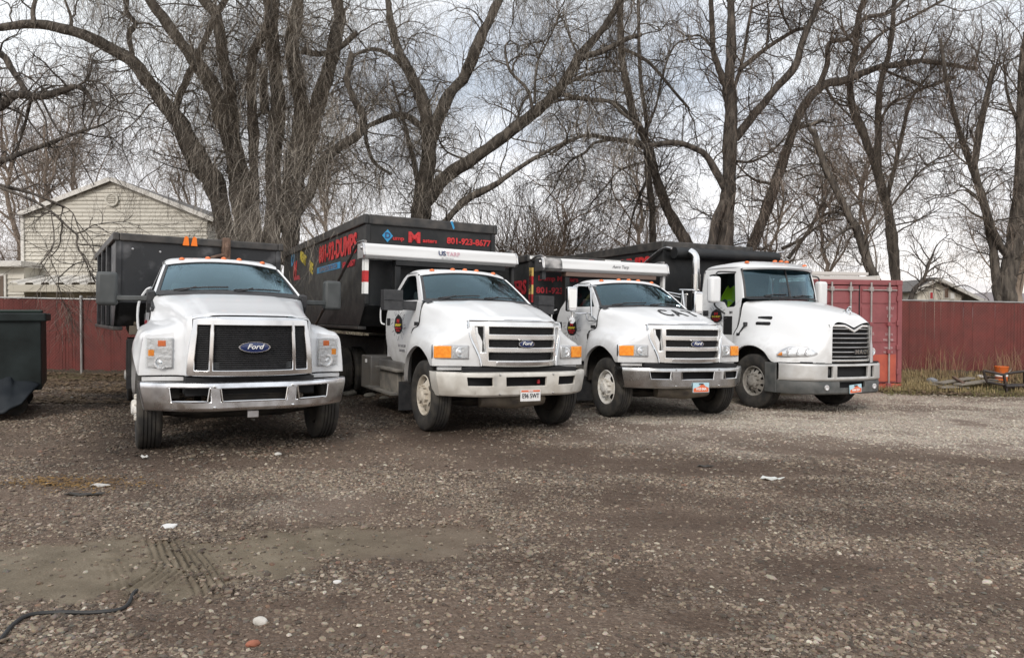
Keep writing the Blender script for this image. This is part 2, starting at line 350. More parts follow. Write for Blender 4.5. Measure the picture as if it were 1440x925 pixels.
# ---------------------------------------------------------------- cab
def cab(root, P, wmat, wcol=m_seat):
    dx = P.get('dx', 0)
    sy = lambda z: interp(z, P['yz'], P['yy'])
    oi = [(x+dx, z) for x, z in P['outer']]; ii = [(x+dx, z) for x, z in P['inner']]
    zs = P['rows']; xf = [q+dx for q in P['xf']]; xr = [q+dx for q in P['xr']]
    for s in (-1, 1):
        b = MB()
        O = catmull(oi, 40); I = catmull(ii, 40)
        lay = []
        for t in (0, .5, 1): lay.append([(x*(1-t)+X*t, s*(sy(z*(1-t)+Z*t)+.004*sin(pi*t)), z*(1-t)+Z*t) for (x, z), (X, Z) in zip(O, I)])
        lay.append([(X+0.0, s*(sy(Z)-.03), Z) for X, Z in I])
        b.grid(lay, flip=s > 0)
        zb = zs[-1]; sill = [ii[0]]+[(x+dx, z) for x, z in P.get('sill', [])]+[ii[-1]]       # belt strip under the window
        bs = []
        for t in np.linspace(0, 1, 15):
            k = t*(len(sill)-1); i0 = min(int(k), len(sill)-2); q = k-i0
            X = sill[i0][0]*(1-q)+sill[i0+1][0]*q; Z = sill[i0][1]*(1-q)+sill[i0+1][1]*q; xb = xf[-1]*(1-t)+xr[-1]*t
            bs.append([(xb, s*(sy(zb)+.006*sin(pi*t)), zb), (X, s*sy(Z), Z), (X, s*(sy(Z)-.03), Z)])
        b.grid(bs, flip=s > 0)
        for o, i_, xx in ((oi[0], ii[0], xf[-1]), (oi[-1], ii[-1], xr[-1])):
            b.add([(o[0], s*sy(o[1]), o[1]), (i_[0], s*sy(i_[1]), i_[1]), (xx, s*sy(zb), zb)], [(0, 1, 2)])
        rows = [[(f*(1-t)+r*t, s*(sy(z)+.006*sin(pi*t)), z) for t in np.linspace(0, 1, 10)] for z, f, r in zip(zs, xf, xr)]
        b.grid(catmull(rows, 28), flip=s < 0)
        door = b.build('door', wmat, root, 40)
        g = MB(); I2 = [(x, s*(sy(z)-.018), z) for x, z in list(catmull(ii, 24))+sill[-2:0:-1]]
        g.add(I2, [tuple(range(len(I2)))[::1 if s < 0 else -1]]); g.build('window_glass', m_glass_d, door, 0)
        # rubber seal line round the glass and the door seam
        MB().tube([(x, s*(sy(z)-.012), z) for x, z in list(catmull(ii, 40))+sill[-2::-1]], .012, 5).build('window_seal', m_blk2, door)
        seam = [(xf[i]-.012, s*(sy(zs[i])+.003), zs[i]) for i in range(len(zs)-1, 1, -1)]
        MB().tube(catmull(seam, 20), .006, 4).build('door_seam', m_blk2, door)
        hx, hz = P['handle']
        h = MB().box(hx+dx-.085, hx+dx+.085, s*sy(hz)-.004, s*(sy(hz)+.014), hz-.06, hz+.06)
        h.build('door_handle', m_blk, door, 0, bevel=.015)
    # windshield
    bx, by, bz, bb = P['wsb']; tx, ty, tz, tb, tcrown = P['wst']; bx += dx; tx += dx
    sgn = lambda u: 1-abs(u)**2.2
    B = lambda u: np.array([bx+bb*sgn(u), u*by, bz+P.get('bcrown', .02)*sgn(u)])
    T = lambda u: np.array([tx+tb*sgn(u), u*ty, tz+tcrown*sgn(u)])
    def W(u, v, off=0):
        p = B(u)*(1-v)+T(u)*v; n = np.array([.75, 0, .65]) if not P.get('upright') else np.array([1., 0, .2])
        return p+n*(.03*4*v*(1-v)*.5+off)
    us = np.linspace(-1, 1, 25)
    glass = MB().grid([[W(u, v, -.004) for u in np.linspace(-.97, .97, 25)] for v in np.linspace(.05, .97, 9)])
    glass.build('windshield', m_glass, root, 60)
    fr = MB(); e = P.get('frame', .045); ev = P.get('framev', .07)
    ou = [(-1, 0)]; path = []
    for k in range(24): path.append((-1+2*k/24, 0))
    for k in range(10): path.append((1, k/10))
    for k in range(24): path.append((1-2*k/24, 1))
    for k in range(10): path.append((-1, 1-k/10))
    path.append(path[0]); lay = [[], [], []]
    for u, v in path:
        lay[0].append(W(u, v, .002)); lay[1].append(W(max(-1+e, min(1-e, u)), max(ev, min(1-ev*.7, v)), .006)); lay[2].append(W(max(-1+e, min(1-e, u)), max(ev, min(1-ev*.7, v)), -.01))
    fr.grid(lay); fr.build('windshield_trim', m_blk, root, 40)
    # body shell: pillars, roof, rear wall
    b = MB()
    for s in (-1, 1):
        O = catmull(oi[:2], 12)
        Lw = [W(s, v) for v in np.linspace(0, 1, 12)]
        mid = [((o[0]+p[0])/2+.012, s*sy(o[1])*.5+p[1]*.5+s*.012, (o[1]+p[2])/2+.006) for o, p in zip(O, Lw)]
        b.grid([Lw, mid, [(o[0], s*sy(o[1]), o[1]) for o in O]], flip=s < 0)
    uu = [-1, -.86, -.5, 0, .5, .86, 1]; rows = []
    if P.get('visor'):
        vx, vz = P['visor']
        rows.append([T(u)+np.array([vx*(.3+.7*sgn(u)), 0, -.02]) for u in uu]); rows.append([T(u)+np.array([vx*(.3+.7*sgn(u))+.02, 0, .035]) for u in uu])
    else:
        rows.append([T(u) for u in uu]); rows.append([T(u)+np.array([-.06, 0, .045]) for u in uu])
    for x, pts in P['roof']:
        rows.append([(x+dx, -y, z) for y, z in pts]+[(x+dx, pts[-1][0], pts[-1][1])][:0]+[(x+dx, y, z) for y, z in pts[-2::-1]])
    R = patch(rows, 28, 33); b.grid(R)
    for s, col in ((-1, 0), (1, -1)):                      # roof edge down to the top of the door frame
        ed = [p for p in R[3:, col]]; O = catmull(oi, 60)
        lowp = []
        for p in ed:
            k = int(np.argmin((O[:, 0]-p[0])**2+(O[:, 1]-p[2]-.05)**2)); lowp.append((O[k][0], s*sy(O[k][1]), O[k][1]))
        b.grid([ed, lowp], flip=s > 0)
    last = R[-1]; rw = [last]
    for z, x in P['rear']:
        rw.append([(x+dx, np.sign(p[1])*min(abs(p[1])/abs(last[0][1]), 1)*sy(z), z) for p in last])
    b.grid(rw)
    shell = b.build('cab', wmat, root, 40)
    MB().box(xr[0]+.05, xf[0]+.0, -sy(zs[0])+.03, sy(zs[0])-.03, zs[0]-.02, zs[0]+.02).build('cab_floor', m_chassis, root)
    # marker lights
    for x, y, z in P['markers']:
        MB().lathe([(.052, -.004), (.046, .018), (.028, .032), (0, .036)], (x+dx, y, z), 'z', 14, 1.1, .8).build('marker_light', m_amberd, root)
    # cowl and wipers
    MB().grid([[B(u)+np.array([o, 0, zz]) for u in us] for o, zz in ((.0, .012), (.07, -.012), (.16, -.03))]).build('cowl', m_blk, root)
    for u0, u1, v0, v1 in P['wipers']:
        pts = [W(u0*(1-t)+u1*t, v0*(1-t)+v1*t+.02*sin(pi*t), .022) for t in np.linspace(0, 1, 8)]
        MB().tube(pts, [.012]*8, 6).tube([W(u0, v0, .0)+np.array([.04, 0, -.02]), W(u0*.6+u1*.4, v0*.6+v1*.4+.03, .035)], .012, 6).build('wiper', m_blk, root)
    # inside: rear lining and headliner
    MB().grid([[(x+dx, y, z) for y in lin(-.80, .80, 5)] for x, z in P.get('lining', [(-2.20, .95), (-2.24, 1.80), (-1.88, 2.26), (-1.78, 2.31), (-1.45, 2.30)])]).build('cab_lining', m_dash, root, 40)
    sx, sz = P['seat']; sx += dx
    for y in (-.42, .42):
        st = MB().box(sx-.25, sx+.3, y-.26, y+.26, sz-.16, sz); 
        st.prism([(-.25, 0), (-.12, 0), (-.22, .62), (-.34, .62)], lambda p, d: (sx+p[0], d, sz+p[1]), y-.25, y+.25)
        st.prism([(-.27, .64), (-.19, .64), (-.22, .84), (-.30, .84)], lambda p, d: (sx+p[0], d, sz+p[1]), y-.14, y+.14)
        st.build('seat', m_seat, root, 30, bevel=.04)
    MB().grid([[(bx+bb*sgn(u)-.04, u*by*.96, bz-.03), (bx-.35+bb*.3, u*by*.95, bz-.02), (bx-.48, u*by*.95, bz-.15), (bx-.5, u*by*.95, bz-.5)][k] for u in us] for k in range(4)).build('dashboard', m_dash, root, 40)
    c = Vector((bx-.50, .42, bz+.0)); ax = Vector((-.75, 0, .66)); e1 = Vector((0, 1, 0)); e2 = ax.cross(e1)
    sw = MB().tube([c+(e1*cos(a)+e2*sin(a))*.20 for a in np.linspace(0, 2*pi, 25)], .014, 6, False)
    sw.tube([c+e1*.2, c-e1*.2], .014, 6).tube([c, c-ax*.3+Vector((.1, 0, -.1))], .03, 6); sw.build('steering_wheel', m_blk, root)
    MB().box(tx-.03, tx+.0, -.13, .13, tz-.17, tz-.09).build('rear_view_mirror', m_blk, root, bevel=.01)
    return B, T, W, sy
SD = dict(   # conventional pickup-type cab, coordinates from the front axle
    yz=[.8, .95, 1.2, 1.6, 1.88, 2.1, 2.3, 2.36, 2.45], yy=[.955, .985, 1.0, .995, .955, .875, .80, .765, .72],
    outer=[(-.66, 1.885), (-1.28, 2.30), (-1.44, 2.365), (-1.82, 2.375), (-1.97, 2.30), (-2.18, 1.97), (-2.26, 1.86)],
    inner=[(-.83, 1.90), (-1.31, 2.255), (-1.45, 2.315), (-1.74, 2.318), (-1.84, 2.26), (-2.02, 1.97), (-2.03, 1.90)],
    rows=[.885, .93, 1.05, 1.25, 1.44, 1.50, 1.70, 1.86], xf=[-.95, -.95, -.95, -.94, -.92, -.63, -.61, -.60], xr=[-1.92, -2.02, -2.18, -2.29, -2.33, -2.34, -2.33, -2.26],
    handle=(-2.16, 1.55), wsb=(-.67, .925, 1.885, .22), wst=(-1.29, .765, 2.315, .16, .065),
    roof=[(-1.50, [(.79, 2.365), (.68, 2.42), (.38, 2.445), (0, 2.45)]), (-1.80, [(.785, 2.36), (.68, 2.41), (.38, 2.43), (0, 2.435)]), (-1.95, [(.77, 2.27), (.66, 2.31), (.38, 2.33), (0, 2.335)])],
    rear=[(1.95, -2.2), (1.7, -2.32), (.95, -2.25)], markers=[(-1.30, -.555, 2.397), (-1.24, -.215, 2.423), (-1.23, 0, 2.427), (-1.24, .215, 2.423), (-1.30, .555, 2.397)],
    wipers=[(-.78, -.05, .05, .13), (.02, .72, .06, .10)], seat=(-1.55, 1.45))
HOOD_B = [
 [(-.36,0,1.905),(-.40,.35,1.90),(-.50,.70,1.885),(-.60,.90,1.865),(-.615,.962,1.78),(-.62,.99,1.62),(-.66,1.0,1.50),(-.90,1.003,1.42),(-.94,1.003,1.1),(-.95,1.0,.6)],
 [(-.15,0,1.885),(-.15,.35,1.88),(-.22,.68,1.855),(-.32,.86,1.80),(-.40,.93,1.68),(-.46,.985,1.56),(-.55,1.03,1.49),(-.68,1.10,1.39),(-.76,1.14,1.15),(-.81,1.16,.66)],
 [(.1,0,1.84),(.1,.35,1.835),(.04,.66,1.81),(-.04,.82,1.75),(-.12,.90,1.62),(-.25,.97,1.52),(-.38,1.07,1.45),(-.5,1.15,1.34),(-.58,1.185,1.18),(-.63,1.20,1.0)],
 [(.3,0,1.79),(.3,.35,1.785),(.25,.64,1.76),(.2,.78,1.69),(.12,.87,1.57),(0,.96,1.48),(-.1,1.07,1.43),(-.2,1.155,1.35),(-.27,1.19,1.27),(-.31,1.205,1.186)],
 [(.48,0,1.735),(.48,.34,1.73),(.45,.62,1.705),(.4,.755,1.63),(.33,.85,1.52),(.24,.96,1.44),(.16,1.07,1.40),(.08,1.16,1.33),(.02,1.195,1.26),(-.007,1.21,1.2)],
 [(.64,0,1.685),(.64,.33,1.68),(.6,.60,1.65),(.55,.735,1.58),(.48,.85,1.46),(.42,.97,1.39),(.36,1.07,1.35),(.31,1.165,1.28),(.285,1.20,1.18),(.277,1.21,1.08)],
 [(.80,0,1.645),(.79,.33,1.64),(.70,.58,1.61),(.63,.72,1.53),(.56,.86,1.41),(.51,.98,1.345),(.47,1.08,1.31),(.43,1.17,1.23),(.415,1.205,1.1),(.414,1.21,.97)],
 [(.88,0,1.60),(.86,.33,1.598),(.75,.57,1.575),(.67,.72,1.49),(.61,.88,1.38),(.58,1.0,1.315),(.555,1.09,1.275),(.53,1.18,1.19),(.52,1.21,1.06),(.515,1.215,.965)]]
HOOD_A = [
 [(-.60,0,1.885),(-.64,.35,1.88),(-.74,.70,1.868),(-.84,.905,1.85),(-.86,.965,1.77),(-.87,.985,1.62),(-.95,.995,1.5),(-1.0,1.0,1.40),(-1.0,1.0,1.1),(-1.0,1.0,.6)],
 [(-.35,0,1.855),(-.37,.35,1.85),(-.42,.68,1.83),(-.48,.84,1.775),(-.55,.91,1.66),(-.6,.96,1.55),(-.68,1.03,1.49),(-.74,1.12,1.40),(-.72,1.16,1.15),(-.70,1.18,.58)],
 [(-.05,0,1.805),(-.05,.35,1.80),(-.08,.66,1.785),(-.1,.78,1.72),(-.15,.83,1.6),(-.25,.90,1.52),(-.33,1.02,1.485),(-.42,1.13,1.42),(-.46,1.185,1.2),(-.48,1.205,.98)],
 [(.25,0,1.75),(.25,.35,1.745),(.24,.64,1.73),(.22,.74,1.66),(.2,.78,1.56),(.12,.86,1.505),(.02,1.0,1.475),(-.1,1.13,1.41),(-.15,1.19,1.28),(-.18,1.21,1.155)],
 [(.5,0,1.695),(.5,.35,1.69),(.49,.62,1.675),(.48,.71,1.61),(.46,.745,1.53),(.38,.84,1.485),(.3,1.0,1.45),(.2,1.12,1.39),(.13,1.19,1.27),(.1,1.21,1.173)],
 [(.72,0,1.65),(.72,.35,1.645),(.71,.61,1.63),(.69,.69,1.57),(.62,.725,1.50),(.53,.83,1.455),(.46,1.0,1.425),(.41,1.12,1.385),(.36,1.175,1.2),(.35,1.2,1.085)],
 [(.94,0,1.615),(.93,.35,1.61),(.88,.60,1.595),(.82,.68,1.55),(.70,.72,1.46),(.62,.83,1.42),(.56,1.0,1.395),(.53,1.105,1.365),(.50,1.15,1.1),(.49,1.165,.93)],
 [(1.05,0,1.585),(1.03,.35,1.582),(.96,.60,1.565),(.88,.68,1.52),(.74,.72,1.43),(.66,.83,1.395),(.63,1.0,1.37),(.615,1.10,1.345),(.605,1.14,1.1),(.60,1.155,.915)]]
HOOD_M = [
 [(-.22,0,2.14),(-.26,.4,2.135),(-.36,.75,2.12),(-.47,.96,2.08),(-.5,1.01,1.98),(-.52,1.03,1.8),(-.56,1.05,1.6),(-.66,1.07,1.42),(-.72,1.08,1.1),(-.74,1.1,.6)],
 [(.1,0,2.11),(.08,.38,2.10),(.0,.7,2.07),(-.1,.88,2.0),(-.15,.95,1.88),(-.2,1.0,1.7),(-.28,1.06,1.52),(-.42,1.12,1.36),(-.6,1.17,1.12),(-.68,1.19,.83)],
 [(.4,0,2.06),(.39,.36,2.045),(.33,.64,2.0),(.26,.8,1.92),(.2,.89,1.78),(.12,.98,1.6),(.0,1.08,1.44),(-.15,1.16,1.33),(-.3,1.2,1.24),(-.35,1.21,1.16)],
 [(.7,0,2.0),(.69,.34,1.98),(.63,.58,1.93),(.56,.73,1.84),(.5,.84,1.69),(.42,.95,1.5),(.32,1.06,1.38),(.18,1.17,1.29),(.05,1.21,1.25),(-.0,1.22,1.228)],
 [(.95,0,1.94),(.94,.31,1.92),(.87,.53,1.86),(.8,.67,1.76),(.74,.79,1.6),(.66,.91,1.41),(.56,1.03,1.31),(.42,1.16,1.21),(.33,1.21,1.15),(.3,1.22,1.135)],
 [(1.13,0,1.88),(1.12,.29,1.86),(1.06,.49,1.79),(.99,.62,1.68),(.93,.75,1.51),(.85,.87,1.34),(.75,1.0,1.22),(.62,1.13,1.10),(.54,1.19,1.02),(.5,1.21,.95)],
 [(1.25,0,1.80),(1.24,.27,1.79),(1.21,.46,1.715),(1.14,.57,1.58),(1.1,.68,1.4),(1.03,.79,1.25),(.94,.92,1.12),(.82,1.05,1.0),(.74,1.12,.96),(.68,1.17,.945)],
 [(1.31,0,1.60),(1.30,.25,1.685),(1.28,.45,1.675),(1.25,.545,1.45),(1.22,.62,1.25),(1.17,.70,1.12),(1.1,.79,1.02),(1.0,.90,.96),(.9,1.0,.95),(.8,1.1,.945)]]
def hood(root, C, wmat, face=True, zf=.96, k0=2.0, crease=None, sm=80):
    S = patch(C, 46, 64)
    if crease:
        yc, am = crease; t = np.linspace(0, 1, 46)[:, None]; yy = np.abs(S[..., 1]); S[..., 2] += am*(1-sstep(yc-.09*t-.025, yc-.09*t+.025, yy))*(yy < .72)*sstep(0, .15, t)
    b = MB().grid(S)
    if face:                                               # vertical front of the fender, ruled down from the hood edge
        k0 = int(63*k0/9); top = S[-1, k0:]
        for i in range(6): pass
        b.grid([[(p[0]+.0, p[1], p[2]*(1-t)+min(zf, p[2])*t) for p in top] for t in np.linspace(0, 1, 6)])
    # wheel arch lip, turned inwards
    lip = S[:, -1]; b.grid([lip, [(p[0], p[1]-.06, p[2]-.0) for p in lip]])
    b.mirror(); o = b.build('hood', wmat, root, sm, weld=True)
    e = [tuple(p) for p in S[0, 6:50]]; g = MB()
    for s in (-1, 1): g.tube([(p[0]-.012, s*(p[1]+.003), p[2]+.002) for p in e], .0075, 5)
    g.build('hood_seam', m_blk2, o, 60)['kind'] = 'stuff'
    return o, S
def bent(xc, xe, ye, flat, p=2.0):
    return lambda y: xc if abs(y) < flat else xc-(xc-xe)*((abs(y)-flat)/(ye-flat))**p
def lin(a, b, n): return list(np.linspace(a, b, n))
def uniq(*ls):
    q = sorted(set(round(float(v), 4) for l in ls for v in l)); return [v for i, v in enumerate(q) if i == 0 or v-q[i-1] > .006]
def bumper(root, name, gx, ye, z0, z1, holes, m, taper=.95, ret=.22, depth=.05, ledge=.10, lean=0, bev=.012):
    ys = uniq(lin(-ye, ye, 29), [a for h in holes for a in h[:2]]); zs = uniq([z0, z0+.03, z1-.03, z1], [a for h in holes for a in h[2:]])
    def fn(y, z):
        t = (z-z0)/(z1-z0); k = taper+(1-taper)*min(1, t*1.3); return (gx(y)-lean*(1-t)-(.03 if z < z0+.02 else 0)-(.012 if z > z1-.02 else 0), y*k, z)
    b = MB().shell(ys, zs, lambda y, z: any(h[0] < y < h[1] and h[2] < z < h[3] for h in holes), fn, depth)
    for s in (-1, 1):                                      # wrap-around ends
        e = [fn(s*ye, z) for z in zs]; b.grid([[(p[0]-ret*t, p[1]+s*.012*t, p[2]+.0*t) for p in e] for t in np.linspace(0, 1, 4)], flip=s < 0)
    top = [fn(y, z1) for y in ys]; b.grid([[(p[0]-ledge*t-.0, p[1]*(1-.0*t), p[2]+.002) for p in top] for t in (0, 1)], flip=True)
    return b.build(name, m, root, 35, bevel=bev), fn
def oval(root, c, a, bz, gx=None):
    n = Vector((1, 0, 0)); b = MB()
    b.lathe([(1.0, -.012), (1.0, .004), (.97, .010), (.90, .010), (.88, .006)], c, 'x', 40)
    # scale into an ellipse
    b.v = [(x, c[1]+(y-c[1])*a, c[2]+(z-c[2])*bz) for x, y, z in b.v]
    e = b.build('badge', m_chrome, root)
    d = MB().lathe([(.885, .005), (.5, .012), (0, .014)], c, 'x', 40); d.v = [(x, c[1]+(y-c[1])*a, c[2]+(z-c[2])*bz) for x, y, z in d.v]
    d.build('enamel', m_navy, e)
    text('lettering', 'Ford', bz*1.25, (c[0]+.015, c[1], c[2]+.004), (0, 1, 0), (0, 0, 1), m_wprint, e, shear=.35, sx=1.15, bold=.012)
def lamp_slab(b, ya, yb, za, zb, gx, off, dep, rnd=.015):
    n = 6; ys = lin(ya, yb, n)
    return b.shell(ys, [za, zb], lambda y, z: False, lambda y, z: (gx(abs(y))+off, y, z), dep)
def door_emblem(root, x, y, z, s=1.0, num='201', sidey=None):
    # dark burst with a red monogram and yellow and red words, and grey crack lines round it
    r = random.Random(3); R = (1, 0, 0); U = (0, 0, 1)
    fn = lambda p, d: (x+p[0]*s, y-d, z+p[1]*s)
    pts = [(0, .155), (.05, .12), (.09, .085), (.10, .03), (.11, -.04), (.09, -.10), (.04, -.135), (-.02, -.14), (-.075, -.11), (-.105, -.04), (-.095, .03), (-.08, .09), (-.035, .125)]
    fn = lambda p, d: (x+p[0]*s*1.75, y-d, z+p[1]*s)
    e = MB().prism(pts, fn, .004, .008).build('door_emblem', m_blkprint, root, 0)
    cr = MB()
    for i in range(17):
        a = 2*pi*i/17+r.uniform(-.1, .1); r0 = .125+r.uniform(0, .02); r1 = r0+r.uniform(.03, .075); k = r.uniform(-.25, .25)
        P = [(cos(a)*r0, sin(a)*r0*1.15), (cos(a+k*.5)*(r0+r1)/2, sin(a+k*.5)*(r0+r1)*.575), (cos(a+k)*r1, sin(a+k)*r1*1.15)]
        for p, q in zip(P, P[1:]): cr.bar(fn(p, .006), fn(q, .006), .006*s, .004)
    cr.build('crack_lines', m_greyprint, e, 0)
    text('lettering', 'M', .085*s, (x, y-.010, z+.045*s), R, U, m_red, e, bold=.03, sx=1.7)
    text('lettering', 'DUMP', .05*s, (x, y-.010, z-.012*s), R, U, m_yellow, e, bold=.02, sx=1.9)
    text('lettering', 'MASTERS', .036*s, (x, y-.010, z-.058*s), R, U, m_red, e, bold=.02, sx=1.7)
    text('lettering', '801-923', .03*s, (x, y-.010, z-.095*s), R, U, m_red, e, bold=.02, sx=1.5)
def text_side(root, s, size, x, z, m, y, **k): return text('lettering', s, size, (x, y, z), (1, 0, 0), (0, 0, 1), m, root, **k)
def plate(root, c, w_, h_, kind, tilt=0):
    p = bpy.data.objects.new('license_plate', MB().box(c[0]-.004, c[0]+.004, c[1]-w_/2, c[1]+w_/2, c[2]-h_/2, c[2]+h_/2).mesh('license_plate', m_platew if kind == 'white' else m_plateb, 0)); COL.objects.link(p); p.parent = root
    X = c[0]+.0062
    if kind == 'white':
        MB().box(X-.001, X, c[1]-w_/2+.01, c[1]+w_/2-.01, c[2]+h_*.30, c[2]+h_*.46).build('header_band', m_plateo, p, 0)
        text('lettering', 'UTAH', h_*.17, (X+.002, c[1], c[2]+h_*.375), (0, 1, 0), (0, 0, 1), m_wprint, p, bold=.02)
        text('lettering', 'E96 5WT', h_*.56, (X+.001, c[1], c[2]-.05*h_), (0, 1, 0), (0, 0, 1), m_blkprint, p, sx=.78)
    else:
        r = random.Random(5)
        MB().prism([(-.5, -.5), (.5, -.5), (.5, -.02), (.30, .12), (.18, .36), (.02, .40), (-.14, .10), (-.3, .02), (-.5, -.1)], lambda q, d: (X-d, c[1]+q[0]*w_*.94, c[2]+q[1]*h_*.92), 0, .001).build('desert_print', m_plateo, p, 0)
        text('lettering', 'UTAH', h_*.20, (X+.002, c[1], c[2]+h_*.36), (0, 1, 0), (0, 0, 1), m_blkprint, p, bold=.02)
        text('lettering', 'W59 84A' if kind == 'a' else 'W64 55A', h_*.40, (X+.002, c[1], c[2]-.16*h_), (0, 1, 0), (0, 0, 1), m_wprint, p, sx=.8, bold=.015)
    return p
def chassis(root, x1, zr=.95, body=True, L=8.2):
    b = MB()
    for s in (-1, 1): b.box(-L, .5, s*.43-.04, s*.43+.04, zr-.25, zr)
    for x in (-2.6, -4, -5.5, -7): b.box(x-.06, x+.06, -.43, .43, zr-.2, zr-.05)
    b.box(-1.0, .45, -.62, .62, .75, 1.45)                        # engine bay
    b.box(-.95, .4, -.84, -.72, .62, 1.35).box(-.95, .4, .72, .84, .62, 1.35)   # inner wheel wells
    b.box(-1.0, -.9, -1.0, 1.0, .55, 1.4)
    b.build('chassis', m_chassis, root, 0)
    MB().tube([(0, -.95, .46), (0, -.5, .40), (0, .5, .40), (0, .95, .46)], [.07, .08, .08, .07], 10).box(-.35, -.25, -.5, -.42, .38, .62).box(-.35, -.25, .42, .5, .38, .62).tube([(.16, -.8, .42), (.16, .8, .42)], .025, 8).build('front_axle', m_chassis, root)
    MB().box(-.6, .3, -.22, .22, .42, .8).tube([(.3, 0, .62), (.36, 0, .62)], [.2, .2], 16).build('engine_sump', m_chassis, root, bevel=.05)
    if body:                                                       # hoist frame under the dumpster
        h = MB()
        for s in (-1, 1): h.box(-L-.3, -2.5, s*.52-.06, s*.52+.06, zr+.04, zr+.28)
        for x in np.arange(-3.2, -8, -.9): h.box(x-.05, x+.05, -.52, .52, zr+.08, zr+.24)
        h.tube([(-2.9, -.3, zr+.1), (-5.5, -.3, zr+.05)], .07, 10).tube([(-2.9, .3, zr+.1), (-5.5, .3, zr+.05)], .07, 10)
        for s in (-1, 1): h.box(-L-.2, -3.5, *sorted((s*.62, s*.66)), .62, zr+.25)
        h.build('hoist_frame', m_chassis, root, 0)
def place_truck(name, label, X, Y, psi, rl, group=None):
    fx, fy = sin(psi), -cos(psi); lx, ly = cos(psi), sin(psi)
    sl = GA*lx+GB*ly+rl; sf = GA*fx+GB*fy
    return thing(name, label, 'truck', (X, Y, GA*X+GB*(Y-8)), rot=(math.atan(sl), -math.atan(sf), psi-pi/2), group=group)
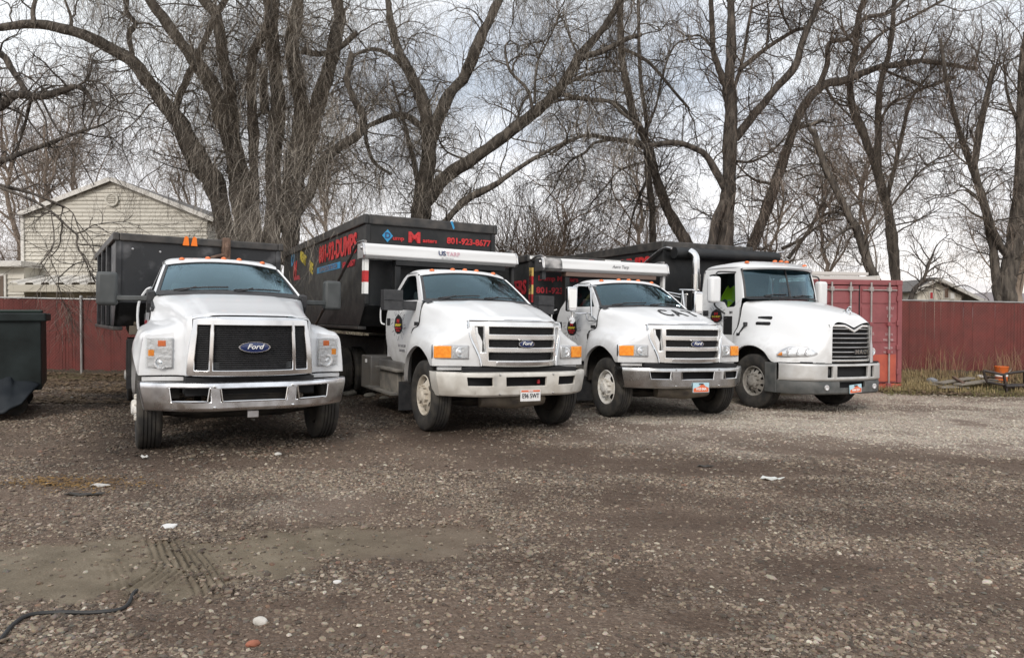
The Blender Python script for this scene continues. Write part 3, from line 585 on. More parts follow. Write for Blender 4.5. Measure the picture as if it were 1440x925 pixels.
# ================================================================ the four trucks
m_hood_B = m_cream
def truck_A():
    t = place_truck('roll_off_truck', 'white truck nearest the camera at left with broad chrome grille and black dumpster', -3.477, 9.021, RAD(29.05), .0039, 'roll-off trucks parked in a row')
    P = dict(SD); P['dx'] = -.24; lean = lambda x, z: x-.20*max(0., min(1., (z-1.9)/.38))*(1. if x > -1.6 else .4)
    P['outer'] = [(lean(x, z), z) for x, z in P['outer']]; P['inner'] = [(lean(x, z), z) for x, z in P['inner']]
    a = P['wst']; P['wst'] = (a[0]-.20,)+a[1:]; P['roof'] = [(x-d, q) for (x, q), d in zip(P['roof'], (.18, .12, .08))]; P['markers'] = [(x-.2, y, z) for x, y, z in P['markers']]
    B, T, W, sy = cab(t, P, m_white)
    S = hood(t, HOOD_A, m_white, zf=.915, k0=2.4, crease=(.56, .018), sm=48)[1]
    chassis(t, .6)
    for s in (-1, 1): wheel(t, s*1.03, 0, .49, .49, .27, 'ten', m_rim_w, s, s < 0)
    rear_axle(t, -5.3, .49, m_rim_w)
    # grille
    gx = lambda y: 1.14-.20*(abs(y)/.69)**2.2
    ys = uniq(lin(-.69, .69, 23), [-.615, -.475, -.43, .43, .475, .615]); zs = [.915, .985, 1.1, 1.25, 1.4, 1.485, 1.56, 1.585]
    hole = lambda y, z: .985 < z < 1.485 and (abs(y) < .43 or .475 < abs(y) < .615)
    fn = lambda y, z: (gx(y)-(.03 if z > 1.57 else 0)-.06*max(0, z-1.3), y*(1-.075*sstep(1.0, 1.58, z)*(abs(y)/.69)**2), z)
    g = MB().shell(ys, zs, hole, fn, .34).build('grille', m_chrome, t, 35, bevel=.012)
    mb = MB().grid([[(gx(y)-.055, y, z) for y in lin(-.64, .64, 17)] for z in lin(.95, 1.53, 5)])
    mesh = mb.build('grille_mesh', m_mesh, g, 40)
    bars = MB()
    for z in np.arange(1.0, 1.48, .024):
        for a, b in ((-.43, .43), (.475, .61), (-.61, -.475)): bars.tube([(gx(y)-.045, y, z) for y in lin(a, b, 7)], .005, 4, False)
    o = bars.build('grille_bars', m_blk, g, 0); o['kind'] = 'stuff'
    MB().box(1.0, 1.035, -.42, .42, 1.0, 1.075).build('cooler', m_dash, g, 0)
    oval(g, (gx(0)-.02, 0, 1.244), .175, .062)
    MB().box(.55, .98, -.70, .70, .70, .90).build('bumper_mount', m_blk2, t, 0)
    # headlights: a tall housing of three bands
    hx = lambda y: .70-.09*(y-.8)/.3
    for s in (-1, 1):
        q = lambda y: hx(abs(y))
        ya, yb = sorted((s*.81, s*1.085))
        h = lamp_slab(MB(), ya, yb, .99, 1.338, q, -.005, .05).build('headlight', m_dull, t, 20, bevel=.008)
        lamp_slab(MB(), ya+.015, yb-.015, 1.005, 1.325, q, .004, .02).build('reflector', m_refl, h, 20)
        for za, zb, yc, m in ((1.24, 1.305, (.885, .965), m_amberd), (1.13, 1.20, (1.0, 1.06), m_amber)):
            a, b = sorted((s*yc[0], s*yc[1])); lamp_slab(MB(), a, b, za, zb, q, .010, .012).build('turn_signal', m, h, 20, bevel=.005)
        for z in (1.115, 1.215): lamp_slab(MB(), ya+.01, yb-.01, z-.008, z+.008, q, .014, .02).build('divider', m_refl, h, 0)
        MB().lathe([(.07, -.02), (.075, .012), (.06, .012), (.05, -.01), (.02, .0), (0, .012)], (q(s*.93)+.004, s*.93, 1.06), 'x', 20).build('bulb', m_refl, h)
        lamp_slab(MB(), ya, yb, .99, 1.338, q, .020, .004).build('lens', m_lens, h, 20)
        a, b = sorted((s*.70, s*1.12)); lamp_slab(MB(), a, b, .845, .895, q, -.03, .05).build('valance', m_white, t, 20, bevel=.006)
    # bumper
    bx = bent(1.16, .757, 1.145, .45, 1.7)
    H = [(-.36, .36, .645, .785), (.47, .865, .65, .795), (-.865, -.47, .65, .795)]
    bp, fn = bumper(t, 'bumper', bx, 1.145, .535, .85, H, m_bumperA, .955, .25)
    for h in H:
        MB().tube([(bx(y)+.004, y, z) for y, z in [(h[0], h[3])]+[(y, h[2]) for y in lin(h[0]+.02, h[1]-.02, 8)]+[(h[1], h[3])]], .010, 6).build('opening_trim', m_chrome, bp)
    for y in (-.42, .42):
        for z in (.58, .81): MB().lathe([(.016, 0), (.014, .012), (0, .016)], (bx(y), y, z), 'x', 10).build('bumper_bolt', m_chrome, bp)
    MB().box(1.02, 1.06, -.06, .06, .44, .52).build('tow_bracket', m_dull, t, 0, bevel=.005)
    MB().box(.95, 1.0, -.33, .33, .70, .71).box(.94, .96, -.40, .40, .6, .84).build('radiator_support', m_chassis, t, 0)
    # mirrors on long arms
    for s in (-1, 1):
        mr = MB().box(-1.32, -1.12, *sorted((s*1.36, s*1.61)), 1.71, 2.15).build('mirror', m_mirror, t, 30, bevel=.045, seg=3)
        MB().box(-1.33, -1.315, *sorted((s*1.38, s*1.59)), 1.75, 2.12).build('mirror_glass', m_chrome, mr, 0)
        MB().prism([(-1.0, .96), (-.90, .96), (-1.16, 1.42), (-1.28, 1.42)], lambda p, d: (p[0], s*p[1], d), 1.775, 1.845).build('mirror_arm', m_mirror, mr, 30, bevel=.015)
        MB().prism([(-.84, 1.9), (-1.06, 1.93), (-1.10, 1.68), (-.98, 1.62), (-.86, 1.74)], lambda p, d: (p[0], s*d, p[1]), .93, 1.03).build('mirror_base', m_blk, mr, 20, bevel=.01)
        MB().tube(catmull([(-2.45, s*1.03, 1.35), (-2.43, s*1.09, 1.40), (-2.40, s*1.09, 1.75), (-2.30, s*1.0, 1.95), (-2.22, s*.93, 2.0)], 14), .018, 8).build('grab_handle', m_white, t)
    b = MB().prism([(-.72, 1.80), (-.55, 1.72), (-.60, 1.66), (-.74, 1.66)], lambda p, d: (p[0]-.12, -d, p[1]-.02), .955, .985).build('vent_badge', m_blk, t, 0, bevel=.004)
    text('lettering', 'F', .05, (-.77, -.99, 1.67), (1, 0, 0), (0, 0, 1), m_chrome, b)
    MB().box(-1.9, -1.55, -1.02, -1.003, 1.30, 1.52).build('door_decal', m_redd, t, 0)
    # tool box, tank, steps and frames behind the cab
    MB().box(-3.9, -3.1, -1.22, -.85, .62, 1.22).box(-3.86, -3.14, -1.235, -1.22, .66, 1.18).build('tool_box', m_steel_blk, t, 0, bevel=.01)
    bl = MB()
    for z in np.arange(.75, 1.12, .06): bl.box(-3.11, -3.09, -1.12, -1.09, z, z+.025)
    bl.build('rivets', m_dull, t, 0)['kind'] = 'stuff'
    MB().lathe([(0, -.4), (.28, -.4), (.30, -.37), (.30, .37), (.28, .4), (0, .4)], (-2.45, -.78, .62), 'x', 24, 1, 1.0).build('fuel_tank', m_chassis, t)
    MB().box(-2.3, -1.6, -1.16, -.86, .40, .44).box(-2.3, -1.6, -.9, -.86, .2, .9).build('step', m_chassis, t, 0, bevel=.008)
    MB().box(-4.25, -4.15, -1.2, -1.1, 1.28, 2.1).bar((-4.2, -1.15, 2.0), (-3.0, -1.1, 1.42), .07, .07).build('side_stake', m_oldframe, t, 0)
    MB().box(-8, -3.0, -1.2, -1.08, 1.28, 1.42).build('side_rail', m_oldframe, t, 0, bevel=.01)
    MB().box(-4.65, -4.62, -1.22, -.7, .30, .75).build('mud_flap', m_blk, t, 0)
    return t
def truck_B(kind):
    C = kind == 'C'
    if not C: t = place_truck('roll_off_truck', 'white truck second from left with dirty cream bumper and silver tarp housing above its cab', -.273, 10.755, RAD(27.23), -.0013, 'roll-off trucks parked in a row')
    else: t = place_truck('roll_off_truck', 'white truck third from left with black letters on its hood and chrome mirrors', 2.657, 12.56, RAD(21.5), .0011, 'roll-off trucks parked in a row')
    wm = m_white_dirty if C else m_cream
    B, T, W, sy = cab(t, SD, wm)
    S = hood(t, HOOD_B, wm, zf=.962, crease=(.42, .014))[1]
    chassis(t, .5)
    for s in (-1, 1): wheel(t, s*1.03, 0, .505, .505, .28, 'two' if C else 'five', m_rim_w if C else m_rim_b, s, s < 0)
    rear_axle(t, -5.2, .505, m_rim_b)
    gx = lambda y: .985-.13*(min(abs(y), .52)/.52)**2-(max(0, abs(y)-.52)*.95)
    sl = [(1.05, 1.16), (1.23, 1.335), (1.41, 1.51)]
    ys = uniq(lin(-.515, .515, 17), [-.73, -.70, -.665, -.575, .575, .665, .70, .73]); zs = [.965, 1.0, 1.05, 1.16, 1.23, 1.335, 1.41, 1.51, 1.56, 1.592]
    hole = lambda y, z: (abs(y) < .515 and any(a < z < b for a, b in sl)) or (.575 < abs(y) < .665 and 1.16 < z < 1.51)
    def fn(y, z):
        k = abs(y); q = .34+.66*float(sstep(.96, 1.50, z))
        if k > .515: k = .515+(k-.515)*q
        y2 = math.copysign(k, y); return (gx(y2)-.05*max(0, z-1.50)*8*.4-(0 if z < 1.58 else .02), y2, z)
    g = MB().shell(ys, zs, hole, fn, .30).build('grille', m_silver, t, 35, bevel=.014)
    MB().grid([[(gx(y)-.028, y*(1-.16*max(0, (1.45-z)/.45)), z) for y in lin(-.67, .67, 15)] for z in lin(1.0, 1.56, 5)]).build('grille_mesh', m_mesh, g, 40)
    # chrome edge round the grille
    rim = [fn(y, zs[0]) for y in (-.58, -.66, -.72)][2:]+[fn(-.73, z) for z in lin(.965, 1.56, 12)]+[fn(y, 1.592) for y in lin(-.71, .71, 15)]+[fn(.73, z) for z in lin(1.56, .965, 12)]
    MB().tube([(p[0]-.012, p[1]*1.012, p[2]) for p in rim], .016, 6).build('grille_trim', m_chrome, g)
    MB().shell(lin(-.42, .42, 9), [.975, 1.035], lambda y, z: False, lambda y, z: (gx(y)+.006, y, z), .02).build('lower_trim', m_chrome, g, 30, bevel=.006)
    oval(g, (gx(0)+.0, 0, 1.283), .125, .052)
    # headlights
    hx = lambda y: interp(y, [.72, .88, 1.0, 1.09, 1.18, 1.215], [.675, .615, .585, .56, .535, .50])+.012
    for s in (-1, 1):
        q = lambda y: hx(abs(y)); ya, yb = sorted((s*.735, s*1.212))
        h = lamp_slab(MB(), ya, yb, 1.055, 1.252, q, .0, .05).build('headlight', m_dull, t, 20, bevel=.01)
        a, b = sorted((s*.755, s*.955)); lamp_slab(MB(), a, b, 1.072, 1.236, q, .006, .02).build('reflector', m_refl, h, 20, bevel=.006)
        MB().lathe([(.075, 0), (.06, .008), (.05, -.0), (.02, .004), (0, .014)], (q(s*.85)+.006, s*.85, 1.152), 'x', 20).build('bulb', m_refl, h)
        lamp_slab(MB(), a, b, 1.072, 1.236, q, .016, .004).build('lens', m_lens, h, 20)
        a, b = sorted((s*.972, s*1.200)); lamp_slab(MB(), a, b, 1.070, 1.238, q, .014, .02).build('turn_signal', m_amber, h, 20, bevel=.012)
        a, b = sorted((s*.80, s*1.13)); lamp_slab(MB(), a, b, .90, .955, q, -.06, .05).build('valance', wm, t, 20, bevel=.006)
    # bumper
    bx = bent(1.02, .63, 1.197, .55, 1.8)
    H = [(-.32, .32, .70, .825), (.52, .86, .71, .83), (-.86, -.52, .71, .83)]
    bp, _ = bumper(t, 'bumper', bx, 1.197, .558, .888, H, m_bumperC if C else m_creambump, .955, .22)
    if C:
        for h in H: MB().tube([(bx(y)+.004, y, z) for y, z in [(h[0], h[3])]+[(y, h[2]) for y in lin(h[0]+.02, h[1]-.02, 8)]+[(h[1], h[3])]], .009, 6).build('opening_trim', m_chrome, bp)
    for y in (-.42, .42):
        for z in (.60, .86): MB().lathe([(.014, 0), (.012, .010), (0, .014)], (bx(y), y, z), 'x', 10).build('bumper_bolt', m_dull, bp)
    MB().box(.80, .86, -.9, .9, .66, .95).box(.5, .85, -.78, .78, .7, .95).build('radiator_support', m_blk2, t, 0)
    if not C: MB().box(.90, .93, .22, .26, .72, .78).build('clearance_light', m_redd, t, 0, bevel=.008)
    MB().tube([(.55, -.5, .47), (.62, 0, .44), (.55, .5, .47)], .10, 10).build('axle_beam', m_oldframe, t)
    plate(t, (bx(0)+.016, .05, .572), .315, .158, 'white' if not C else 'a')
    # mirrors
    for s in (-1, 1):
        if C:
            mr = MB().box(-.98, -.86, *sorted((s*1.27, s*1.47)), 1.80, 2.25).build('mirror', m_chrome, t, 30, bevel=.03, seg=3)
            MB().box(-.862, -.848, *sorted((s*1.295, s*1.445)), 1.86, 2.19).build('mirror_back', m_wprint, mr, 20, bevel=.01)
            rods = MB().tube([(-.93, s*1.34, 2.25), (-.92, s*1.28, 2.28), (-.85, s*.9, 2.27)], .013, 6).tube([(-.9, s*1.0, 2.28), (-.80, s*1.02, 1.72)], .016, 6)
            rods.tube([(-.93, s*1.36, 1.80), (-.93, s*1.36, 1.765), (-.9, s*1.0, 1.775), (-.66, s*1.0, 1.66)], .014, 6).tube([(-.92, s*1.07, 1.77), (-.86, s*1.08, 1.68), (-.82, s*1.06, 1.64), (-.64, s*1.0, 1.64)], .012, 6)
            rods.tube([(-.9, s*1.36, 1.78), (-.9, s*1.36, 1.70)], .01, 6); rods.build('mirror_bracket', m_chrome, mr)
            MB().lathe([(0, -.02), (.05, -.015), (.06, 0), (0, .004)], (-.9, s*1.36, 1.64), 'x', 16).build('spot_mirror', m_chrome, mr)
        else:
            ang = .0; mr = MB().box(-1.0, -.82, *sorted((s*1.20, s*1.50)), 1.73, 2.045)
            mr.box(-.83, -.80, *sorted((s*1.18, s*1.50)), 1.885, 1.895); mr = mr.build('mirror', m_blk, t, 30, bevel=.03, seg=3)
            MB().box(-.97, -.85, *sorted((s*.94, s*1.22)), 1.74, 1.88).build('mirror_arm', m_blk, mr, 30, bevel=.012)
            MB().box(-1.005, -.998, *sorted((s*1.23, s*1.48)), 1.75, 2.02).build('mirror_glass', m_chrome, mr, 0)
        MB().tube(catmull([(-2.36, s*1.01, 1.50), (-2.42, s*1.06, 1.55), (-2.42, s*1.06, 1.80), (-2.36, s*.98, 1.86)], 12), .014, 8).build('grab_handle', wm, t)
        b = MB().box(-.86, -.68, *sorted((s*.992, s*1.003)), 1.50, 1.56).build('fender_badge', m_blk, t, 0, bevel=.006)
    Y = -1.006
    text('lettering', '203' if not C else '204', .07, (-.77, Y, 1.425), (1, 0, 0), (0, 0, 1), m_greyprint, t, bold=.01)
    door_emblem(t, -1.62, Y+.004, 1.51, 1.12)
    if not C:
        for i, sx in enumerate(('SALT LAKE CITY', 'GVW 26,000')): text('lettering', sx, .058, (-1.42, Y+.002, 1.165-.075*i), (1, 0, 0), (0, 0, 1), m_greyprint, t, sx=.9)
    else:
        # print on the hood, read from the front
        from mathutils.bvhtree import BVHTree
        hb = MB().grid(S).mirror(); bv = BVHTree.FromPolygons(hb.v, hb.f)
        for i, ch in enumerate('CAT'):
            o = text('hood_lettering', ch, .50, (.36, .05+.26*(i-1), 2.6), (0, 1, 0), (-1, 0, 0), m_blkprint, t, sx=.64, bold=.012)
            for v in o.data.vertices:
                h = bv.ray_cast(Vector((v.co.x, v.co.y, 2.6)), Vector((0, 0, -1)))
                if h[0]: v.co.z = h[0].z+(.012 if v.co.z > 2.6 else .006)
    # tarp housing across the front of the dumpster, on two posts
    x0 = -2.25; z0, z1 = 2.62, 2.875
    prof = [(-.20, z0), (.13, z0), (.20, z0+.05), (.17, z1-.06), (.10, z1), (-.20, z1)]
    yl, yr = (-1.46, 1.41) if not C else (-1.42, 1.45)
    th = MB().prism(prof, lambda p, d: (x0+p[0], d, p[1]), yl, yr).build('tarp_housing', m_alu, t, 30, bevel=.012)
    MB().prism([(p[0]*1.03, (p[1]-z0)*1.04+z0-.006) for p in prof], lambda p, d: (x0+p[0], d, p[1]), yl-.03, yl).prism([(p[0]*1.03, (p[1]-z0)*1.04+z0-.006) for p in prof], lambda p, d: (x0+p[0], d, p[1]), yr, yr+.03).build('end_cap', m_dull, th, 20, bevel=.006)
    MB().tube([(x0+.05, yl-.05, z1-.08), (x0+.05, yl-.03, z1-.08)], .03, 12).tube([(x0, yr+.02, z1-.1), (x0, yr+.08, z1-.1)], .04, 12).build('roller_end', m_dull, th)
    MB().box(x0-.06, x0+.06, yr-.04, yr+.02, 1.9, z0-.002).build('gantry_post', m_alu if C else m_steel_blk, t, 0, bevel=.01)
    MB().box(x0-.08, x0+.08, -.9, -.8, 1.0, z0-.098).build('gantry_post', m_steel_blk, t, 0, bevel=.01)
    MB().box(x0-.10, x0+.12, -.9, 1.2, z0-.09, z0-.004).build('gantry_beam', m_steel_blk if not C else m_rustbeam, t, 0)
    for y in ((yl+.06),):
        ps = MB().box(x0-.05, x0+.06, y-.04, y+.04, 2.0 if not C else 2.45, z0-.004).build('marker_post', m_blk, t, 0)
        if C: continue
        zz = np.linspace(2.02, 2.61, 4)
        for i, (a, b) in enumerate(zip(zz, zz[1:])):
            m = (m_wprint, m_red, m_wprint)[i % 3] if not C else (m_red, m_yellow_w, m_red, m_yellow_w)[i]
            MB().box(x0+.06, x0+.068, y-.036, y+.036, a, min(b, z0-.01)).box(x0-.05, x0+.06, y-.046, y-.041, a, min(b, z0-.01)).build('reflective_tape', m, ps, 0)
    ay = yl+.04
    for s in (-1, 1):
        yy = ay if s < 0 else yr-.02
        MB().tube(catmull([(x0+.05, yy-.0, z1+.03), (x0-.12, yy-.02*s*-1, z1+.045), (x0-.42, yy+s*.03, z1-.0), (x0-1.0, yy+s*.04, z1-.27), (x0-2.1, yy+s*.05, 2.10), (x0-3.6, yy+s*.05, 1.45)], 24), .026, 8).build('tarp_arm', m_dull, t)
    if not C:
        text('lettering', 'US', .12, (x0+.19, -.08, 2.77), (0, 1, 0), (-.25, 0, 1), m_navy, th, bold=.02)
        text('lettering', 'TARP', .11, (x0+.19, .13, 2.765), (0, 1, 0), (-.25, 0, 1), m_pinkprint, th, bold=-.005)
        text('lettering', '801-559-9410', .045, (x0+.195, .02, 2.685), (0, 1, 0), (-.25, 0, 1), m_greyprint, th, sx=.9)
    else:
        text('lettering', 'Aero Tarp', .09, (x0+.19, .30, 2.755), (0, 1, 0), (-.25, 0, 1), m_greyprint, th, shear=.3)
        MB().prism([(p[0]*1.012, (p[1]-z0)*1.012+z0-.002) for p in prof], lambda p, d: (x0+p[0], d, p[1]), yl+.02, yl+.40).build('housing_sleeve', m_grime, th, 20)
    # tank, tool box, steps and mud flap
    tb = MB().box(-3.42, -2.80, -1.12, -.62, .33, .93).build('battery_box', m_graybox, t, 0, bevel=.02)
    MB().box(-3.15, -3.05, -1.128, -1.12, .80, .86).build('sticker', m_wprint, tb, 0)
    MB().box(-2.72, -1.36, -1.0, -.55, .42, .90).build('fuel_tank', m_graybox, t, 0, bevel=.03)
    MB().box(-2.5, -1.30, -1.14, -1.002, .74, .78).box(-2.9, -1.38, -1.2, -.95, .36, .40).box(-2.35, -1.4, -1.08, -1.004, .40, .738).build('step', m_step, t, 0, bevel=.008)
    MB().box(-1.02, -.99, -1.18, -.86, .17, .62).build('mud_flap', m_blk, t, 0)
    return t
def truck_M():
    t = place_truck('roll_off_truck', 'white truck at the right end with rounded hood, slatted grille and exhaust stack', 5.758, 14.336, RAD(24.74), .0055, 'roll-off trucks parked in a row')
    P = dict(yz=[.8, 1.2, 1.7, 2.1, 2.5, 2.78, 2.88, 3.0], yy=[1.02, 1.03, 1.03, 1.025, 1.01, .985, .94, .85],
        outer=[(-.50, 2.16), (-.60, 2.70), (-.66, 2.775), (-1.58, 2.79), (-1.66, 2.72), (-1.72, 2.30), (-1.73, 2.0)],
        inner=[(-.68, 2.03), (-.74, 2.62), (-.80, 2.685), (-1.46, 2.69), (-1.52, 2.62), (-1.53, 2.25), (-1.52, 2.13)], sill=[(-.72, 1.99), (-.93, 1.98), (-1.02, 2.10)],
        rows=[.75, .9, 1.2, 1.5, 1.75, 1.98], xf=[-.70, -.70, -.68, -.62, -.56, -.53], xr=[-1.72]*6, handle=(-1.58, 1.86),
        wsb=(-.47, .99, 2.165, .24), wst=(-.62, .965, 2.765, .22, .02), upright=True, visor=(.16, 2.8), frame=.035, framev=.045,
        roof=[(-.75, [(1.0, 2.81), (.86, 2.90), (.5, 2.945), (0, 2.955)]), (-1.2, [(1.0, 2.82), (.86, 2.90), (.5, 2.94), (0, 2.95)]), (-1.62, [(.99, 2.80), (.86, 2.87), (.5, 2.90), (0, 2.91)]), (-1.73, [(.97, 2.72), (.86, 2.79), (.5, 2.82), (0, 2.83)])],
        lining=[(-1.66, .9), (-1.66, 2.3), (-1.62, 2.74), (-1.2, 2.80), (-.7, 2.78)], rear=[(2.3, -1.73), (1.6, -1.73), (.8, -1.73)], markers=[(-.62, -.80, 2.895), (-.50, -.16, 2.935), (-.49, 0, 2.94), (-.50, .16, 2.935), (-.62, .80, 2.895)],
        wipers=[(-.62, -.10, .06, .10), (.10, .72, .05, .09)], seat=(-1.25, 1.62))
    wm = m_white_dirty
    B, T, W, sy = cab(t, P, m_cream)
    hood(t, HOOD_M, m_cream, True, .945, 2.5)
    chassis(t, .5)
    for s in (-1, 1): wheel(t, s*1.03, -.03, .53, .53, .29, 'ten', m_rim_g, s, s < 0)
    rear_axle(t, -4.6, .53, m_rim_g); rear_axle(t, -5.9, .53, m_rim_g)
    MB().tube([W(0, 0.02, .01), W(0, .98, .01)], .018, 6).build('windshield_divider', m_blk, t)
    MB().grid([[W(u, v, -.012) for u in lin(-.95, .95, 9)] for v in (.80, .95)]).build('sun_shade_band', m_blk, t, 60)
    # grille
    gx = lambda y: 1.335-.10*(abs(y)/.55)**2
    ys = uniq(lin(-.535, .535, 23), [-.505, .505]); zs = [.972, 1.01, 1.1, 1.3, 1.5, 1.60, 1.63, 1.675]
    top = lambda y: 1.655-.10*max(0, 1-abs(y)/.23)
    hole = lambda y, z: abs(y) < .505 and 1.01 < z < 1.63
    fn = lambda y, z: (gx(y)-.04*max(0, z-1.45), y*(1-.03*max(0, (z-1)/.6)), z if z < 1.6 else (top(y) if z > 1.65 else (top(y)-.045 if z > 1.61 else top(y)-.07)))
    g = MB().shell(ys, zs, hole, fn, .08).build('grille', m_silver, t, 35, bevel=.008)
    MB().grid([[(gx(y)-.06, y, z) for y in lin(-.52, .52, 15)] for z in lin(1.0, 1.57, 4)]).build('grille_mesh', m_mesh, g, 40)
    for i in range(7):
        z = 1.06+.0855*i
        for a, b in (((-.51, .51),) if z < 1.5 else ((-.50, -.15), (.15, .50))):
            MB().shell(lin(a, b, 11), [z-.008, z+.011], lambda y, q: False, lambda y, q: (gx(y)-.012, y, q), .05).build('grille_bar', m_dull, g, 30, bevel=.006)
    MB().shell(lin(.02, .495, 9), [1.108, 1.192], lambda y, q: False, lambda y, q: (gx(y)-.010, y, q), .03).build('name_backing', m_blk, g, 0)
    for i, ch in enumerate('MACK'):
        y = .07+.115*i; text('lettering', ch, .115, (gx(y)-.002, y, 1.15), (-2*.10*y/.55**2, 1, 0), (0, 0, 1), m_chrome, g, sx=1.15, bold=.012)
    # small standing figure ornament
    o = MB().tube(catmull([(1.10, 0, 1.875), (1.14, 0, 1.92), (1.18, 0, 1.95), (1.23, 0, 1.985)], 8), [.02, .032, .028, .018]*2, 8).box(1.08, 1.22, -.02, .02, 1.84, 1.88)
    for s in (-1, 1): o.tube([(1.18, s*.02, 1.93), (1.23, s*.03, 1.87)], .012, 6).tube([(1.10, s*.02, 1.90), (1.07, s*.03, 1.87)], .014, 6)
    o.build('hood_ornament', m_chrome, t)
    # headlights, swept back round the fender
    pl = [(.625, -1.185), (.70, -1.135), (.80, -1.055), (.92, -.945), (1.02, -.845), (1.09, -.765), (1.13, -.71)]
    for s in (-1, 1):
        n = len(pl); za = [1.055, 1.045, 1.04, 1.045, 1.05, 1.055, 1.075]; zb = [1.09, 1.175, 1.235, 1.245, 1.24, 1.225, 1.18]
        def strip(off, k0=0, k1=n, sh=0, tin=.0):
            L_ = []
            for k in range(k0, k1):
                x, y = pl[k]; L_.append((x+off*.75, s*(y-off*.75), k))
            return L_
        d = lambda off, sh, k0=0, k1=n: [[(x, y, za[k]+sh) for x, y, k in strip(off, k0, k1)], [(x-.0, y, (za[k]+zb[k])/2) for x, y, k in strip(off+.012, k0, k1)], [(x-.02, y, zb[k]-sh) for x, y, k in strip(off-.03, k0, k1)]]
        h = MB().grid(d(.014, 0)).build('headlight', m_dull, t, 50)
        MB().grid(d(.018, .012)).build('reflector', m_refl, h, 50)
        MB().grid(d(.022, .02, 0, 2)).build('turn_signal', m_amber, h, 50)
        for k in (2, 3, 4): MB().lathe([(.07, -.01), (.075, .01), (.06, .012), (.04, .0), (0, .012)], (pl[k][0]+.01, s*(pl[k][1]-.01), 1.14), 'x', 16).build('bulb', m_refl, h)
        MB().grid(d(.022, .004)).build('lens', m_lens, h, 50)
    # bumper: bright upper band over a dusty black lower one
    bx = lambda y: 1.335-.10*(abs(y)/.8)**2 if abs(y) < .8 else interp(abs(y), [.8, .9, 1.0, 1.1, 1.17, 1.22, 1.225], [1.235, 1.17, 1.075, .95, .83, .70, .62])
    H = [(-.40, .40, .69, .885), (-.60, -.49, .68, .885), (.49, .60, .68, .885)]
    bumper(t, 'bumper', bx, 1.205, .615, .93, H, m_greybump, 1.0, .04, .05, .06, bev=.012)
    lo, fn = bumper(t, 'lower_bumper', lambda y: bx(y)-.012, 1.222, .37, .612, [(-.33, .33, .49, .60)], m_darkbump, .98, .16, .05, .06, bev=.012)
    for s in (-1, 1):
        MB().box(.36, .645, *sorted((s*1.205, s*1.232)), .372, .93).build('bumper_end', m_darkbump, lo, 0, bevel=.01)
        MB().lathe([(.05, -.01), (.05, .012), (.04, .014), (0, -.0)], (bx(.62)-.005, s*.62, .50), 'x', 18).build('fog_lamp', m_refl, lo)
        MB().lathe([(.035, -.04), (.04, -.02), (.03, 0), (0, .004)], (bx(.54)-.05, s*.545, .78), 'x', 14, 1.1, 2.0).build('turn_lamp', m_blk, t)
    MB().box(1.0, 1.22, -.75, .75, .45, .95).box(.4, 1.1, -.95, .95, .90, .96).build('radiator_support', m_blk2, t, 0)
    p = plate(t, (bx(0)+.02, .02, .475), .31, .155, 'b'); p.rotation_euler = (RAD(4), 0, 0); p.location = (.0, .033, .0)
    # side vents, hood latch, door decal, stack, mirrors
    for z in (1.765, 1.655):
        yv = {1.765: (-.955, -.905), 1.655: (-1.005, -.955)}[z]; MB().bar((-.13, yv[0]+.01, z), (.20, yv[1]+.01, z), .06, .07).build('side_vent', m_blk2, t, 30, bevel=.028, seg=3)
    MB().tube([(-.36, -1.07, 1.62), (-.52, -1.075, 1.44)], [.022, .018], 6).box(-.38, -.32, -1.10, -1.03, 1.60, 1.68).box(-.57, -.47, -1.10, -1.04, 1.40, 1.46).build('hood_latch', m_blk, t, 30, bevel=.01)
    door_emblem(t, -1.24, -1.036, 1.80, .98)
    text('lettering', '201', .07, (-.80, -1.036, 1.875), (1, 0, 0), (0, 0, 1), m_blkprint, t, bold=.01)
    MB().box(-1.02, -.76, -1.042, -1.030, 1.42, 1.80).build('door_pocket', m_blk2, t, 0, bevel=.01)
    st = MB().tube([(-1.95, -1.02, .9), (-1.95, -1.02, 2.72)], .105, 20).build('exhaust_stack', m_perf, t)
    MB().tube(catmull([(-1.95, -1.02, 2.70), (-1.95, -1.02, 2.95), (-1.96, -1.02, 3.08), (-2.0, -1.04, 3.17), (-2.08, -1.07, 3.23)], 16), .088, 20, False).tube([(-2.0, -1.04, 3.16), (-2.07, -1.068, 3.225)], .075, 16).build('stack_elbow', m_chrome, st)
    MB().tube(catmull([(-1.84, -1.03, 2.38), (-1.78, -1.05, 2.34), (-1.76, -1.05, 2.2), (-1.76, -1.05, 1.2)], 14), .014, 6).build('grab_rail', m_dull, t)
    for s in (-1, 1):
        mr = MB().box(-.88, -.70, *sorted((s*1.37, s*1.62)), 2.06, 2.60).build('mirror', m_cream, t, 40, bevel=.06, seg=4)
        MB().box(-.895, -.875, *sorted((s*1.41, s*1.58)), 2.12, 2.55).build('mirror_glass', m_chrome, mr, 0)
        MB().tube(catmull([(-.80, s*1.45, 2.58), (-.80, s*1.43, 2.66), (-.80, s*1.34, 2.70), (-.72, s*1.0, 2.70)], 14), .016, 8).tube(catmull([(-.80, s*1.47, 2.08), (-.80, s*1.45, 2.0), (-.85, s*1.25, 1.9), (-.98, s*1.05, 1.86)], 14), .018, 8).build('mirror_arm', m_blk, mr)
    MB().box(-2.4, -1.7, -1.15, -.8, .45, .95).build('battery_box', m_graybox, t, 0, bevel=.02)
    MB().box(-1.75, -.75, -1.16, -.95, .42, .47).box(-1.75, -.75, -1.12, -1.0, .66, .70).build('step', m_step, t, 0, bevel=.01)
    b = MB()
    for i in range(3): b.box(-2.02, -1.98, -1.25-.06*i-.02, -1.25-.06*i+.02, 1.7, 2.25)
